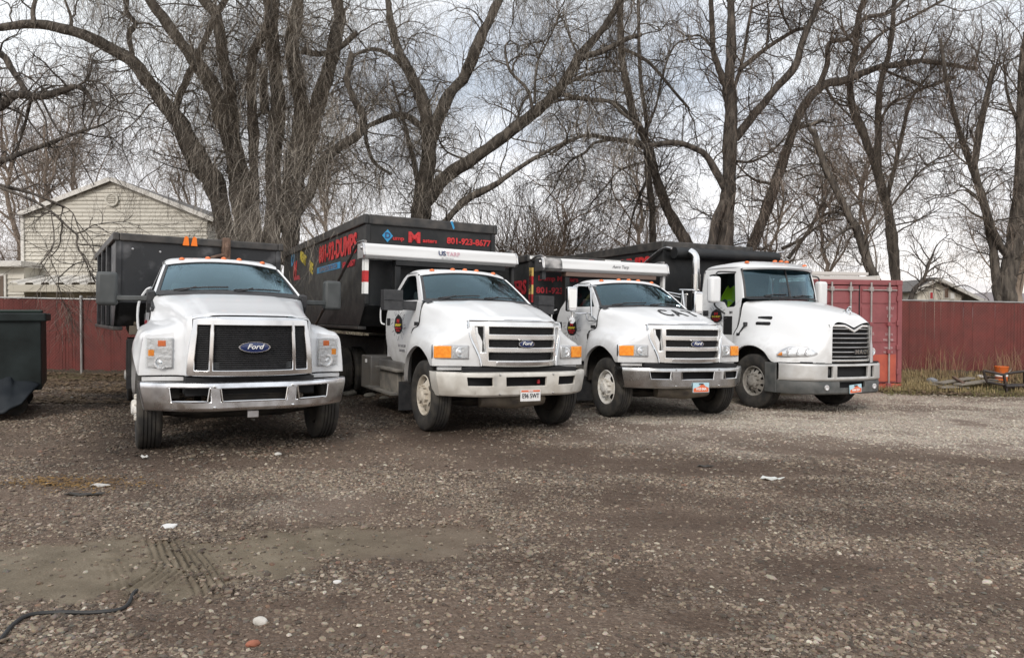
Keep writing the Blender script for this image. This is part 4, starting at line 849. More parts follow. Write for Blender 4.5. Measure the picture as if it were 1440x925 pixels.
    b.tube([(-2.0, -1.2, 2.27), (-2.0, -1.45, 2.27), (-2.1, -1.85, 2.33)], .02, 6).tube([(-2.0, -1.4, 2.2), (-2.1, -1.85, 2.30)], .015, 6).build('headache_rack', m_chrome, t, 0)
    return t
m_mesh = mat('grille_mesh_black', (.007, .007, .008), .75, c2=(.018, .018, .018), spec=.2, scale=60, bump=.6, bscale=90)
m_bumperA = mat('scratched_chrome', (.80, .81, .83), .30, 1, c2=(.50, .50, .51), scale=5, lo=.42, hi=.72, rvar=.3, det=10)
m_bumperC = mat('dusty_chrome', (.62, .63, .64), .25, 1, c2=(.48, .48, .47), scale=3.5, lo=.4, hi=.7, rvar=.2)
m_mirror = mat('grey_black_plastic', (.045, .050, .050), .55, c2=(.065, .07, .07), scale=5)
m_oldframe = mat('tan_painted_frame', (.16, .135, .10), .7, c2=(.06, .05, .045), scale=4, bump=.2)
m_alu = mat('aluminium_housing', (.70, .70, .69), .35, .15, c2=(.60, .595, .585), scale=1.6, stretch=(1, .4, 6), rvar=.1)
m_rustbeam = mat('brown_beam', (.15, .105, .085), .7)
m_yellow_w = mat('yellow_reflective_tape', (.75, .52, .16), .4)
m_pinkprint = mat('faded_pink_print', (.62, .36, .42), .5)
m_grime = mat('grimy_sleeve', (.08, .08, .08), .6, c2=(.38, .37, .36), scale=6)
m_graybox = mat('grey_painted_box', (.13, .13, .13), .5, c2=(.09, .085, .08), scale=4, dirt=(MUD, .9, .5))
m_step = mat('dusty_step', (.12, .115, .105), .6, c2=(.24, .22, .19), scale=6)
m_perf = bpy.data.materials.new('perforated_chrome'); m_perf.use_nodes = True
def _perf():
    t = m_perf.node_tree; b = t.nodes['Principled BSDF']; b.inputs['Metallic'].default_value = 1; b.inputs['Roughness'].default_value = .22
    tcn = N('ShaderNodeTexCoord', t); vo = N('ShaderNodeTexVoronoi', t); vo.inputs['Scale'].default_value = 38; vo.inputs['Randomness'].default_value = .1; t.links.new(tcn.outputs['Object'], vo.inputs['Vector'])
    r = N('ShaderNodeValToRGB', t); e = r.color_ramp.elements; e[0].position = .22; e[0].color = (.06, .055, .05, 1); e[1].position = .32; e[1].color = (.72, .71, .68, 1)
    t.links.new(vo.outputs['Distance'], r.inputs[0]); t.links.new(r.outputs[0], b.inputs['Base Color'])
_perf()
TA = truck_A(); TB = truck_B('B'); TC = truck_B('C'); TM = truck_M()
# ---------------------------------------------------------------- the loaded dumpsters
def dumpster(truck, name, label, x, yc, W_, L, z0, z1, rail, psi=0, mats=(m_steel_blk, m_steel_rail), ribs=0, taper=.0):
    f = truck.matrix_basis if False else Matrix.LocRotScale(truck.location, truck.rotation_euler, None)
    p = f @ Vector((x, yc, 0))
    r = thing(name, label, 'dumpster', p, rot=(truck.rotation_euler[0], truck.rotation_euler[1], truck.rotation_euler[2]+psi), group='black dumpsters carried on the trucks')
    h = W_/2; k = .06; b = MB()
    # closed shell: outside and inside faces, front foot sloped back
    def ring(y0, xo): return [(xo, -h+y0, z1), (xo, -h+y0, z0+.35), (xo-.25*0, -h+y0, z0+.0)]
    b.box(-.06, 0, -h, h, z0+.42, z1)                                   # front wall
    b.add([(0, -h, z0+.42), (0, h, z0+.42), (-.35, h, z0+.06), (-.35, -h, z0+.06)], [(0, 1, 2, 3)])
    for s in (-1, 1):
        poly = [(-L, z0+.06), (-.35, z0+.06), (0, z0+.42), (0, z1), (-L, z1)]
        b.prism(poly, lambda p_, d: (p_[0], s*d, p_[1]), h-k, h+.001)
    b.box(-L, -L+.06, -h, h, z0+.06, z1); b.box(-L, -.35, -h+.02, h-.02, z0+.06, z0+.12)
    body = b.build('body', mats[0], r, 20, bevel=.012)
    rl = MB()
    e = .05
    for s in (-1, 1): rl.box(-L-e, e, *sorted((s*(h-.04), s*(h+e))), z1-rail, z1+.003)
    rl.box(-.04, e+.002, -h+.04, h-.04, z1-rail, z1).box(-L-e, -L+.04, -h+.04, h-.04, z1-rail, z1)
    rl.build('top_rail', mats[1], r, 0, bevel=.02)
    for s in (-1, 1):
        MB().box(-L, -.30, *sorted((s*(h-.12), s*(h+.03))), z0-.0, z0+.058).build('bottom_rail', mats[1], r, 0, bevel=.01)
        MB().bar((.005, s*(h-.03), z1-rail), (.005, s*(h-.03), z0+.45), .08, .05).build('corner_post', mats[0], r, 0, bevel=.01)
        for i in range(ribs):
            xx = -L*(i+1)/(ribs+1); MB().box(xx-.06, xx+.06, *sorted((s*(h+.001), s*(h+.06))), z0+.06, z1-rail).build('rib', mats[0], r, 0, bevel=.01)
    for s in (-1, 1): MB().tube([(-.4, s*.45, z0-.04), (-L+.1, s*.45, z0-.04)], .06, 8).build('skid', m_chassis, r)
    return r, h
D1, h1 = dumpster(TA, 'roll_off_dumpster', 'scuffed black dumpster on the leftmost truck with orange marks on its rail', -2.85, -.17, 2.44, 4.6, 1.35, 2.83, .12, .075, (m_steel_old, m_steel_rail), 3)
for y in (-.28, -.16): 
    MB().prism([(-.06, 0), (.06, 0), (.045, .13), (.0, .15), (-.025, .13)], lambda p, d: (.053+d, y*1.0+.02+p[0]*.8, 2.70+p[1]), 0, .006).build('orange_mark', m_orange, D1, 0)
MB().box(.0, .12, .28, .40, 2.45, 2.86).tube([(.1, .1, 2.52), (.1, .34, 2.60)], .03, 8).tube([(.08, .34, 2.80), (.14, .34, 2.70), (.10, .34, 2.55)], .035, 8).build('hook_latch', m_rust, D1, 20, bevel=.01)
for y, z in ((-1.0, 2.60), (-.62, 2.58)): MB().lathe([(.02, 0), (.015, .01), (0, .012)], (.002, y, z), 'x', 8).build('bolt_head', m_dull, D1)
D2, h2 = dumpster(TB, 'roll_off_dumpster', 'tall black dumpster behind the second truck with red lettering on front and side', -2.62, -.05, 2.50, 8.4, 1.40, 3.43, .17)
D3, h3 = dumpster(TC, 'roll_off_dumpster', 'black dumpster behind the third truck with two white strips on its rail', -2.72, -.25, 2.44, 5.8, 1.35, 2.97, .14)
D4, h4 = dumpster(TM, 'roll_off_dumpster', 'black dumpster behind the rightmost truck with a rolled tarp at its front', -2.45, -.28, 2.55, 6.6, 1.45, 3.47, .20)
def sidetext(D, h, s, size, x, z, m, **k): return text('lettering', s, size, (x, -h-.012, z), (1, 0, 0), (0, 0, 1), m, D, **k)
def fronttext(D, s, size, y, z, m, xo=.012, **k): return text('lettering', s, size, (xo, y, z), (0, 1, 0), (0, 0, 1), m, D, **k)
sidetext(D2, h2, '801-92-DUMPS', .50, -2.16, 2.97, m_red, sx=1.0, bold=.035)
MB().box(-3.95, -1.8, -h2-.010, -h2-.004, 2.59, 2.72).build('lettering_band', m_blue, D2, 0)
sidetext(D2, h2, 'DUMPMASTERSUTAH.COM', .14, -2.87, 2.65, m_navy, bold=.02)
sidetext(D2, h2, '801-923-8677', .165, -1.13, 2.62, m_redd, bold=.02)
R30 = (cos(-.30), 0, sin(-.30)); U30 = (sin(.12), 0, cos(.12))
for i, (sx, xx, zz) in enumerate((('RENT', -5.55, 3.05), ('ME', -4.58, 2.76))): text('lettering', sx, .33, (xx, -h2-.012, zz), R30, U30, m_yellow, D2, sx=.95, bold=.035)
sidetext(D2, h2, 'D', .56, -6.98, 3.13, m_blue, shear=.2, bold=.02); sidetext(D2, h2, 'M', .56, -6.62, 2.82, m_red, bold=.03, shear=.1)
MB().prism([(-.5, -.06), (.3, -.06), (.2, .05), (-.5, .05)], lambda p, d: (-6.25+p[0], -h2-d, 2.62+p[1]), .004, .008).build('lettering_band', m_redd, D2, 0)
dd = MB().prism([(-.10, 0), (0, .115), (.10, 0), (0, -.115)], lambda p, d: (.004+d, -.86+p[0], 3.08+p[1]), 0, .006).build('lettering_diamond', m_blue, D2, 0)
fronttext(D2, 'D', .14, -.86, 3.08, m_navy, .016, bold=.02)
fronttext(D2, 'ump', .10, -.66, 3.045, m_red, bold=.03, sx=1.2); fronttext(D2, 'M', .26, -.36, 3.075, m_red, sx=1.2, bold=.045); fronttext(D2, 'asters', .10, -.06, 3.04, m_red, bold=.03, sx=1.15)
fronttext(D2, '801-923-8677', .155, .72, 3.07, m_red, bold=.035, sx=1.02)
MB().prism([(-.04, .06), (.0, .08), (.045, -.05), (.02, -.08)], lambda p, d: (.054+d, .36+p[0], 3.36+p[1]), 0, .004).build('paint_splash', m_blue, D2, 0)
for y0, y1, sx in ((-1.22, -.86, 'OSHA'), (.52, .90, 'OSHA')):
    st = MB().box(.053, .058, y0, y1, 2.885, 2.945).build('white_strip', m_wprint, D3, 0); fronttext(D3, 'DO NOT CLIMB', .038, (y0+y1)/2, 2.915, m_greyprint, .060, bold=.02)
for i, z in enumerate((2.0, 2.17, 2.36, 2.54)): MB().box(.026, .03, -h3+.0, -h3+.10, z, z+(.17, .19, .18, .17)[i]).build('reflective_tape', (m_red, m_yellow_w, m_red, m_yellow_w)[i], D3, 0)
fronttext(D3, 'Dump Masters', .14, -.55, 2.50, m_redd, bold=.03, sx=1.1); fronttext(D3, '801-923-8677', .17, -.52, 2.25, m_redd, bold=.03, sx=1.1)
fronttext(D3, '801', .09, .20, 2.90, m_redd, .055, bold=.03); fronttext(D3, 'DUMP', .12, .95, 2.45, m_redd, bold=.03)
sidetext(D3, h3, 'MASTERS', .4, -.9, 2.3, m_redd, bold=.03)
sidetext(D4, h4, '801-92-DUMPS', .46, -2.0, 2.98, m_red, sx=1.06, bold=.035)
sidetext(D2, h2, 'MASTERS', .3, -9.5, 2.3, m_redd) if False else None
rl = MB().tube([(.22, -h4+.15, 3.20), (.22, h4+.62, 3.24)], .13, 16).build('rolled_tarp', m_tarp if 'm_tarp' in globals() else m_steel_blk, D4)
MB().tube([(.10, h4+.40, 3.28), (.30, h4+.62, 3.36), (.30, h4+.78, 3.365)], .022, 6).build('tarp_crank', m_dull, D4)
MB().tube(catmull([(.35, -h4-.02, 3.28), (.15, -h4-.05, 3.30), (-.2, -h4-.07, 3.18), (-.9, -h4-.07, 2.85)], 12), .028, 8).build('tarp_arm', m_dull, D4)
MB().box(.02, .22, -h4+.35, -h4+.75, 3.08, 3.24).build('tarp_motor', m_mirror, D4, 0, bevel=.02)
# high-visibility vest over the seat of the rightmost truck
f = Matrix.LocRotScale(TM.location, TM.rotation_euler, None); p = f @ Vector((-1.46, -.52, 1.66))
vest = thing('safety_vest', 'yellow green high visibility vest hung over the seat of the rightmost truck', 'vest', p, rot=tuple(TM.rotation_euler))
r_ = [[(.02+.16*abs(v)**1.5+.05*sin(3*u), u*.22*(1-.25*max(0, v)), .15+.62*(v*.5+.5)+.03*cos(7*u)) for u in lin(-1, 1, 13)] for v in lin(-1, 1, 9)]
MB().grid(r_).build('cloth', m_hivis, vest, 60, solid=.012)
MB().grid([[(q[0]+.012, q[1], q[2]) for q in r_[4]], [(q[0]+.012, q[1], q[2]+.06) for q in r_[4]]]).build('reflective_band', m_dull, vest, 60)
# ================================================================ the ground
def attr(me, name, vals, typ='FLOAT'):
    a = me.attributes.new(name, typ, 'POINT'); a.data.foreach_set('value' if typ == 'FLOAT' else ('color' if 'COLOR' in typ else 'vector'), np.asarray(vals, np.float32).ravel())
MUDC = [(gpx(120, 800), 1.15, .62), (gpx(290, 785), .9, .50), (gpx(470, 765), 1.1, .42), (gpx(600, 748), .8, .34)]
def mudf(X, Y):
    n = fbm(X*2.2, Y*2.2, 4, 5)-.5; m = 0
    for c, a, b in MUDC: m = np.maximum(m, 1-np.sqrt(((X-c[0])/a)**2+((Y-c[1])/b)**2)+n*1.1+.7*(fbm(X*9, Y*9, 4, 6)-.5))
    return sstep(.0, .34, m)
def dirtf(X, Y):                                # bare packed earth with few stones
    return sstep(.41, .62, fbm(X*.75+3, Y*1.1+8, 5, 31))
DAMP = [((960, 735), 1.5, .5), ((1270, 735), 1.6, .8), ((860, 700), 1.2, .5), ((590, 745), .7, .25), ((1180, 690), 1.3, .5), ((1000, 655), 1.5, .8), ((760, 640), 1.3, .9), ((330, 700), .9, .4), ((190, 655), 1.2, .7), ((730, 790), .9, .3), ((1190, 800), .8, .35), ((420, 850), .5, .2), ((1000, 870), .6, .2), ((640, 620), 1.6, .8), ((60, 660), .8, .5), ((250, 880), .35, .10)]
def dampf(X, Y):                                # trodden damp soil where the stones are pressed in
    n = fbm(X*1.6, Y*2.2, 5, 61)-.5; m = .55*sstep(.52, .70, fbm(X*.5+20, Y*1.0, 4, 62))
    for (u, v), a, b in DAMP:
        c = gpx(u, v); m = np.maximum(m, sstep(-.1, .75, 1-np.sqrt(((X-c[0])/a)**2+((Y-c[1])/b)**2)+n*1.5))
    for P in (((-1.2, 10.2), (-.4, 8.6), (1.0, 7.0), (3.5, 5.6), (7, 5.0)), ((.6, 11), (1.4, 9.4), (2.8, 8.0), (5, 6.9), (9, 6.3)), ((-4.4, 8.2), (-3.6, 6.9), (-2, 5.4), (.5, 4.4), (4, 4.0)), ((1.5, 11.6), (2.3, 10.2), (4.2, 8.9), (7, 8.2), (10, 8.0))):
        Q = catmull(P, 40); d = np.full(np.shape(X), 9.)
        for q in Q: d = np.minimum(d, np.hypot(X-q[0], Y-q[1]))
        m = np.maximum(m, .7*(1-sstep(.12, .42, d+n*.5)))
    return m
def palef(X, Y):                                # fresh pale gravel spread on the far right
    n = (fbm(X*.7, Y*.7, 4, 9)-.5)*3.2
    c = gpx(445, 708); return np.maximum(sstep(-.8, 1.6, (Y-(8.9-.05*X))+n-.5*np.maximum(0, 1.0-X))*sstep(-.5, 2.0, X+n*.6), .38*sstep(.0, .6, 1-np.sqrt(((X-c[0])/.75)**2+((Y-c[1])/.75)**2)+n*.22))
def undertruckf(X, Y):                                 # darker brown ground colour under and behind the parked trucks
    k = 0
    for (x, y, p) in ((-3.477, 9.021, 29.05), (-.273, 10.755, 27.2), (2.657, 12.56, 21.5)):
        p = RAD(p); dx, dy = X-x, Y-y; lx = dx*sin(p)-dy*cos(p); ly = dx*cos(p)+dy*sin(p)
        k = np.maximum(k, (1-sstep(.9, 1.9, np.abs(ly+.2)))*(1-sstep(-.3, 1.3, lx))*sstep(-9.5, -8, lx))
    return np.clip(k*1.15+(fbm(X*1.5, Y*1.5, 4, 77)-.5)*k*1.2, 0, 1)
TR0 = gpx(258, 795)
TRK = [([(226, 760), (244, 792), (238, 802), (206, 822)], 5), ([(262, 772), (282, 800), (303, 834)], 5), ([(150, 775), (165, 800), (172, 828)], 3)]
def tracks(X, Y):                                # tread prints pressed into the mud
    h = 0
    for k, (px, n) in enumerate(TRK):
        P = sorted([tuple(gpx(*q)[:2]) for q in px], key=lambda q: q[1]); yy = [q[1] for q in P]; xx = [q[0] for q in P]
        a = X-np.interp(Y, yy, xx)+.012*(fbm(X*9, Y*9, 3, 60+k)-.5); w_ = n*.026
        msk = (1-sstep(w_-.012, w_+.012, np.abs(a)))*sstep(yy[0]-.06, yy[0]+.05, Y)*(1-sstep(yy[-1]-.05, yy[-1]+.06, Y))
        h = h+msk*(.034*np.abs(np.sin(pi*a/.052))**.8-.020)*(.35 if k == 2 else 1)*(.5+fbm(X*14, Y*6, 3, 70+k))
    return h
def height(X, Y):
    z = gz(X, Y); near = 1-sstep(14, 22, np.hypot(X, Y))
    mud = mudf(X, Y)
    z = z+near*((fbm(X*.5, Y*.5, 4, 1)-.5)*.10+(fbm(X*3, Y*3, 4, 2)-.5)*.035*(1-.75*mud)-.012*mud)
    for u, v, a, r in ((500, 553, .16, .8), (560, 548, .10, .7)):
        c = gpx(u, v); z = z+a*np.exp(-((X-c[0])**2+(Y-c[1]-.5)**2)/r**2)
    c = gpx(172, 838); z = z+.035*np.exp(-(((X-c[0])/.13)**2+((Y-c[1])/.07)**2))*fbm(X*22, Y*22, 3, 4)*2
    return z+tracks(X, Y)
xs = uniq(lin(-400, -30, 14), lin(-30, -12, 30), np.arange(-11, 13, .085), lin(14, 32, 30), lin(32, 400, 14), np.arange(TR0[0]-.5, TR0[0]+.5, .012))
ys = uniq(lin(-60, 1.5, 20), np.arange(1.5, 19, .085), lin(19, 40, 40), lin(40, 1200, 24), np.arange(TR0[1]-.5, TR0[1]+.5, .012))
GX, GY = np.meshgrid(xs, ys, indexing='ij'); GZ = height(GX, GY)
# keep the tyres standing on the surface: level the ground softly under each truck
for (x, y, p) in ((-3.477, 9.021, 29.05), (-.273, 10.755, 27.2), (2.657, 12.56, 21.5), (5.758, 14.336, 24.7)):
    p = RAD(p); dx, dy = GX-x, GY-y; lx = dx*sin(p)-dy*cos(p); ly = dx*cos(p)+dy*sin(p)
    k = (1-sstep(1.3, 2.2, np.abs(ly)))*(1-sstep(.5, 1.6, lx))*sstep(-8, -6, lx); pl = GA*GX+GB*(GY-8); GZ = GZ*(1-k)+(pl+(fbm(GX*4, GY*4, 3, 3)-.5)*.03-.004)*k
nx, ny = len(xs), len(ys)
me = bpy.data.meshes.new('ground'); me.vertices.add(nx*ny); me.vertices.foreach_set('co', np.stack([GX, GY, GZ], -1).astype(np.float32).ravel())
ii = (np.arange(nx-1)[:, None]*ny+np.arange(ny-1)[None]).ravel(); q = np.stack([ii, ii+ny, ii+ny+1, ii+1], 1).astype(np.int32)
me.loops.add(q.size); me.polygons.add(len(q)); me.loops.foreach_set('vertex_index', q.ravel()); me.polygons.foreach_set('loop_start', np.arange(0, q.size, 4, dtype=np.int32)); me.update(); me.shade_smooth()
attr(me, 'mud', mudf(GX, GY)); attr(me, 'bare', np.maximum(dirtf(GX, GY), .9*dampf(GX, GY))); attr(me, 'damp', dampf(GX, GY)); attr(me, 'pale', palef(GX, GY)); attr(me, 'undertruck', undertruckf(GX, GY)); attr(me, 'brown', sstep(-1.6, -.6, GX+(fbm(GX*2, GY*2, 3, 51)-.5)*1.2))
attr(me, 'verge', sstep(15.9, 16.8, GY+(fbm(GX, GY, 3, 12)-.5)*1.2-.3*(GX < 0))*(1-(1-sstep(4, 8, GX))*sstep(-9, -4, GX)))
gm = bpy.data.materials.new('gravel_yard'); gm.use_nodes = True
def ground_mat():
    t = gm.node_tree; b = t.nodes['Principled BSDF']; K = t.links.new; b.inputs['Roughness'].default_value = .9; b.inputs['Specular IOR Level'].default_value = .25
    ge = N('ShaderNodeTexCoord', t).outputs['Object']
    def A(n): a = N('ShaderNodeAttribute', t); a.attribute_name = n; return a.outputs['Fac']
    def vor(s, feat='F1'):
        v = N('ShaderNodeTexVoronoi', t, feature=feat); v.inputs['Scale'].default_value = s; K(ge, v.inputs['Vector']); return v
    def noise(s, d=6): n = N('ShaderNodeTexNoise', t); n.inputs['Scale'].default_value = s; n.inputs['Detail'].default_value = d; K(ge, n.inputs['Vector']); return n.outputs['Fac']
    def ramp(f, p):
        r = N('ShaderNodeValToRGB', t); e = r.color_ramp.elements
        while len(e) < len(p): e.new(.5)
        for q_, (a, c) in zip(e, p): q_.position = a; q_.color = (*c, 1)
        K(f, r.inputs[0]); return r.outputs[0]
    def mix(f, a, c, bt='MIX'):
        m = N('ShaderNodeMixRGB', t, blend_type=bt)
        for s_, q_ in zip(m.inputs, (f, a, c)):
            if isinstance(q_, (int, float)): s_.default_value = q_
            elif isinstance(q_, tuple): s_.default_value = (*q_, 1)
            else: K(q_, s_)
        return m.outputs[0]
    v1, v2 = vor(34), vor(75)
    def stones(v): 
        s = N('ShaderNodeSeparateColor', t); K(v.outputs['Color'], s.inputs[0])
        return ramp(s.outputs[0], [(0, (.036, .027, .020)), (.25, (.110, .083, .064)), (.6, (.205, .158, .122)), (.85, (.30, .245, .198)), (.97, (.46, .405, .35))])
    c = mix(.5, stones(v1), stones(v2))
    c = mix(ramp(noise(1.3, 8), [(.35, (0, 0, 0)), (.68, (1, 1, 1))]), c, mix(.6, c, (.090, .066, .049)))
    c = mix(M('MULTIPLY', A('pale'), .95, t=t), c, mix(.55, mix(1, c, (2.6, 2.6, 2.65), 'MULTIPLY'), (.46, .43, .395)))
    fine = ramp(noise(34, 8), [(.3, (.098, .071, .054)), (.7, (.162, .124, .098))])
    c = mix(M('MULTIPLY', A('bare'), .75, t=t), c, fine)
    c = mix(M('MULTIPLY', A('damp'), .75, t=t), c, mix(1, c, (.56, .52, .50), 'MULTIPLY'))
    c = mix(M('MULTIPLY', A('undertruck'), .9, t=t), c, mix(.25, (.030, .022, .017), c))
    mc = ramp(noise(5, 9), [(.3, (.108, .090, .062)), (.55, (.158, .134, .097)), (.75, (.195, .170, .128))])
    c = mix(A('mud'), c, mix(A('brown'), mc, mix(.5, fine, mc)))
    vc = ramp(noise(6, 8), [(.3, (.075, .058, .038)), (.5, (.13, .105, .060)), (.68, (.11, .115, .05))])
    c = mix(1, mix(A('verge'), c, vc), (.95, .905, .865), 'MULTIPLY'); K(c, b.inputs['Base Color'])
    h = M('ADD', M('MULTIPLY', v1.outputs['Distance'], -1.0, t=t), M('ADD', M('MULTIPLY', v2.outputs['Distance'], -.6, t=t), M('MULTIPLY', noise(90, 4), .5, t=t), t=t), t=t)
    bn = N('ShaderNodeBump', t); bn.inputs['Distance'].default_value = .034
    K(M('SUBTRACT', .9, M('MULTIPLY', M('MAXIMUM', A('mud'), M('MULTIPLY', A('bare'), .6, t=t), t=t), .72, t=t), t=t), bn.inputs['Strength']); K(h, bn.inputs['Height']); K(bn.outputs[0], b.inputs['Normal'])
    K(M('SUBTRACT', .92, M('MULTIPLY', A('mud'), .30, t=t), t=t), b.inputs['Roughness'])
ground_mat()
me.materials.append(gm); gr = bpy.data.objects.new('ground', me); COL.objects.link(gr); gr['kind'] = 'structure'
# ---------------------------------------------------------------- loose gravel
def gravel(name, n, y0, y1, smin, smax, seed, dens, big=0):
    r = np.random.default_rng(seed)
    Y = np.sqrt(r.uniform(y0**2, y1**2, n*3)); X = r.uniform(-1, 1, n*3)*(.76*Y+1.6)
    p = dens(X, Y); k = r.uniform(0, 1, len(X)) < p; X, Y = X[k][:n], Y[k][:n]; m = len(X)
    Z = np.array(height(X, Y))
    for (x, y, pp) in ((-3.477, 9.021, 29.05), (-.273, 10.755, 27.2), (2.657, 12.56, 21.5), (5.758, 14.336, 24.7)):
        pp = RAD(pp); dx, dy = X-x, Y-y; lx = dx*sin(pp)-dy*cos(pp); ly = dx*cos(pp)+dy*sin(pp)
        kk = (1-sstep(1.3, 2.2, np.abs(ly)))*(1-sstep(.5, 1.6, lx))*sstep(-8, -6, lx); Z = Z*(1-kk)+(GA*X+GB*(Y-8))*kk
    s = smin+(smax-smin)*r.uniform(0, 1, m)**4
    me = bpy.data.meshes.new(name); me.vertices.add(m); me.vertices.foreach_set('co', np.stack([X, Y, Z+s*.06], -1).astype(np.float32).ravel())
    attr(me, 'siz', np.stack([s*r.uniform(.8, 1.5, m), s*r.uniform(.7, 1.1, m), s*r.uniform(.35, .7, m)], 1), 'FLOAT_VECTOR')
    attr(me, 'rot', np.stack([r.uniform(-.35, .35, m), r.uniform(-.35, .35, m), r.uniform(0, 6.28, m)], 1), 'FLOAT_VECTOR')
    pal = np.array([(.085, .063, .049), (.16, .118, .090), (.205, .157, .121), (.25, .197, .155), (.15, .124, .106), (.30, .24, .19), (.19, .112, .08), (.38, .325, .275), (.52, .475, .415), (.145, .132, .112)])
    w_ = np.array([.22, .19, .17, .14, .10, .08, .022, .048, .006, .03]); c = pal[r.choice(len(pal), m, p=w_/w_.sum())]*r.uniform(.75, 1.2, (m, 1))
    pa = palef(X, Y)[:, None]; c = c*(1-.75*pa)+pa*.75*(c*.7+np.array([.33, .31, .285])); c = c*(1-.5*undertruckf(X, Y)[:, None])*(1-.25*dampf(X, Y)[:, None])
    attr(me, 'tint', np.concatenate([c, np.ones((m, 1))], 1), 'FLOAT_COLOR')
    o = bpy.data.objects.new(name, me); COL.objects.link(o)
    g = bpy.data.node_groups.new(name+'_scatter', 'GeometryNodeTree'); g.interface.new_socket('Geometry', in_out='INPUT', socket_type='NodeSocketGeometry'); g.interface.new_socket('Geometry', in_out='OUTPUT', socket_type='NodeSocketGeometry')
    K = g.links.new; gi = N('NodeGroupInput', g); go = N('NodeGroupOutput', g); jn = N('GeometryNodeGeometryToInstance', g)
    for i in range(5):
        ic = N('GeometryNodeMeshIcoSphere', g); ic.inputs['Radius'].default_value = 1; ic.inputs['Subdivisions'].default_value = 2
        no = N('ShaderNodeTexNoise', g, noise_dimensions='4D'); no.inputs['W'].default_value = i*3.7; no.inputs['Scale'].default_value = .9; no.inputs['Detail'].default_value = 1
        vm = N('ShaderNodeVectorMath', g, operation='SUBTRACT'); vm.inputs[1].default_value = (.5, .5, .5); K(no.outputs['Color'], vm.inputs[0])
        vs = N('ShaderNodeVectorMath', g, operation='SCALE'); vs.inputs['Scale'].default_value = 1.5; K(vm.outputs[0], vs.inputs[0])
        sp = N('GeometryNodeSetPosition', g); K(ic.outputs[0], sp.inputs['Geometry']); K(vs.outputs[0], sp.inputs['Offset'])
        sm = N('GeometryNodeSetMaterial', g); sm.inputs['Material'].default_value = m_pebble; K(sp.outputs[0], sm.inputs[0]); K(sm.outputs[0], jn.inputs[0])
    ip = N('GeometryNodeInstanceOnPoints', g); K(gi.outputs[0], ip.inputs['Points']); K(jn.outputs[0], ip.inputs['Instance']); ip.inputs['Pick Instance'].default_value = True
    rv = N('FunctionNodeRandomValue', g, data_type='INT'); rv.inputs[4].default_value = 0; rv.inputs[5].default_value = 4; K(rv.outputs[2], ip.inputs['Instance Index'])
    for nm, sk in (('siz', 'Scale'), ('rot', 'Rotation')):
        na = N('GeometryNodeInputNamedAttribute', g, data_type='FLOAT_VECTOR'); na.inputs[0].default_value = nm; K(na.outputs[0], ip.inputs[sk])
    K(ip.outputs[0], go.inputs[0]); md = o.modifiers.new('scatter', 'NODES'); md.node_group = g
    o['kind'] = 'stuff'; o['label'] = 'loose brown and grey gravel spread over the yard'; o['category'] = 'gravel'; return o
m_pebble = bpy.data.materials.new('pebble'); m_pebble.use_nodes = True
_t = m_pebble.node_tree; _a = N('ShaderNodeAttribute', _t, attribute_type='INSTANCER'); _a.attribute_name = 'tint'
_n = N('ShaderNodeTexNoise', _t); _n.inputs['Scale'].default_value = 2.5; _m = N('ShaderNodeMixRGB', _t, blend_type='MULTIPLY'); _m.inputs[0].default_value = .5
_t.links.new(_a.outputs['Color'], _m.inputs[1]); _t.links.new(_n.outputs['Color'], _m.inputs[2]); _m2 = N('ShaderNodeMixRGB', _t, blend_type='MULTIPLY'); _m2.inputs[0].default_value = 1; _m2.inputs[2].default_value = (1.22, 1.16, 1.10, 1)
_t.links.new(_m.outputs[0], _m2.inputs[1]); _t.links.new(_m2.outputs[0], _t.nodes['Principled BSDF'].inputs['Base Color']); _t.nodes['Principled BSDF'].inputs['Roughness'].default_value = .8
def dens_near(X, Y): return np.clip((-.35+1.9*fbm(X*1.4, Y*1.8, 5, 41))*(1-.88*mudf(X, Y))*(1-.75*dirtf(X, Y))*(1-.72*dampf(X, Y)), 0.02, 1)*(1-sstep(15.8, 16.6, Y))
gravel('gravel', 230000, 2.9, 7.5, .004, .0175, 1, dens_near)
gravel('gravel', 8000, 2.9, 6.0, .011, .029, 3, lambda X, Y: dens_near(X, Y)*sstep(.5, .62, fbm(X*1.7+9, Y*2.2, 3, 88)))
gravel('gravel', 160000, 7.0, 16.4, .006, .025, 2, dens_near)
# ---------------------------------------------------------------- individual stones and scraps on the yard
def stone(name, label, u, v, s, col, seed, flat=.6, cat='stone', grp=None):
    p = gpx(u, v); p[2] = float(height(p[0], p[1])); s = s*.8; r = np.random.default_rng(seed)
    bm = bmesh.new(); bmesh.ops.create_icosphere(bm, subdivisions=3, radius=1)
    o_ = r.uniform(0, 50, 3)
    for q in bm.verts:
        d = 1+.5*(float(fbm(q.co.x*1.3+o_[0]+q.co.z, q.co.y*1.3+o_[1], 3, seed))-.5); q.co = Vector((q.co.x*d*1.2, q.co.y*d*.9, q.co.z*d*flat))
    me = bpy.data.meshes.new(name); bm.to_mesh(me); bm.free(); me.shade_smooth()
    me.materials.append(mat(name+'_stone', col, .85, c2=tuple(c*.7 for c in col), scale=14, bump=.3)); me.transform(Matrix.Scale(s, 4))
    o = bpy.data.objects.new(name, me); COL.objects.link(o); o.location = (p[0], p[1], p[2]+s*flat*.45); o.rotation_euler = (0, 0, r.uniform(0, 6)); tag(o, label, cat, grp); return o
stone('stone', 'large white stone in front of the muddy patch at the bottom left', 366, 876, .045, (.55, .52, .47), 1)
stone('stone', 'reddish stone near the bottom edge left of centre', 356, 906, .035, (.33, .12, .07), 2)
stone('stone', 'white stone right of the tyre tread prints', 474, 822, .026, (.60, .58, .55), 3)
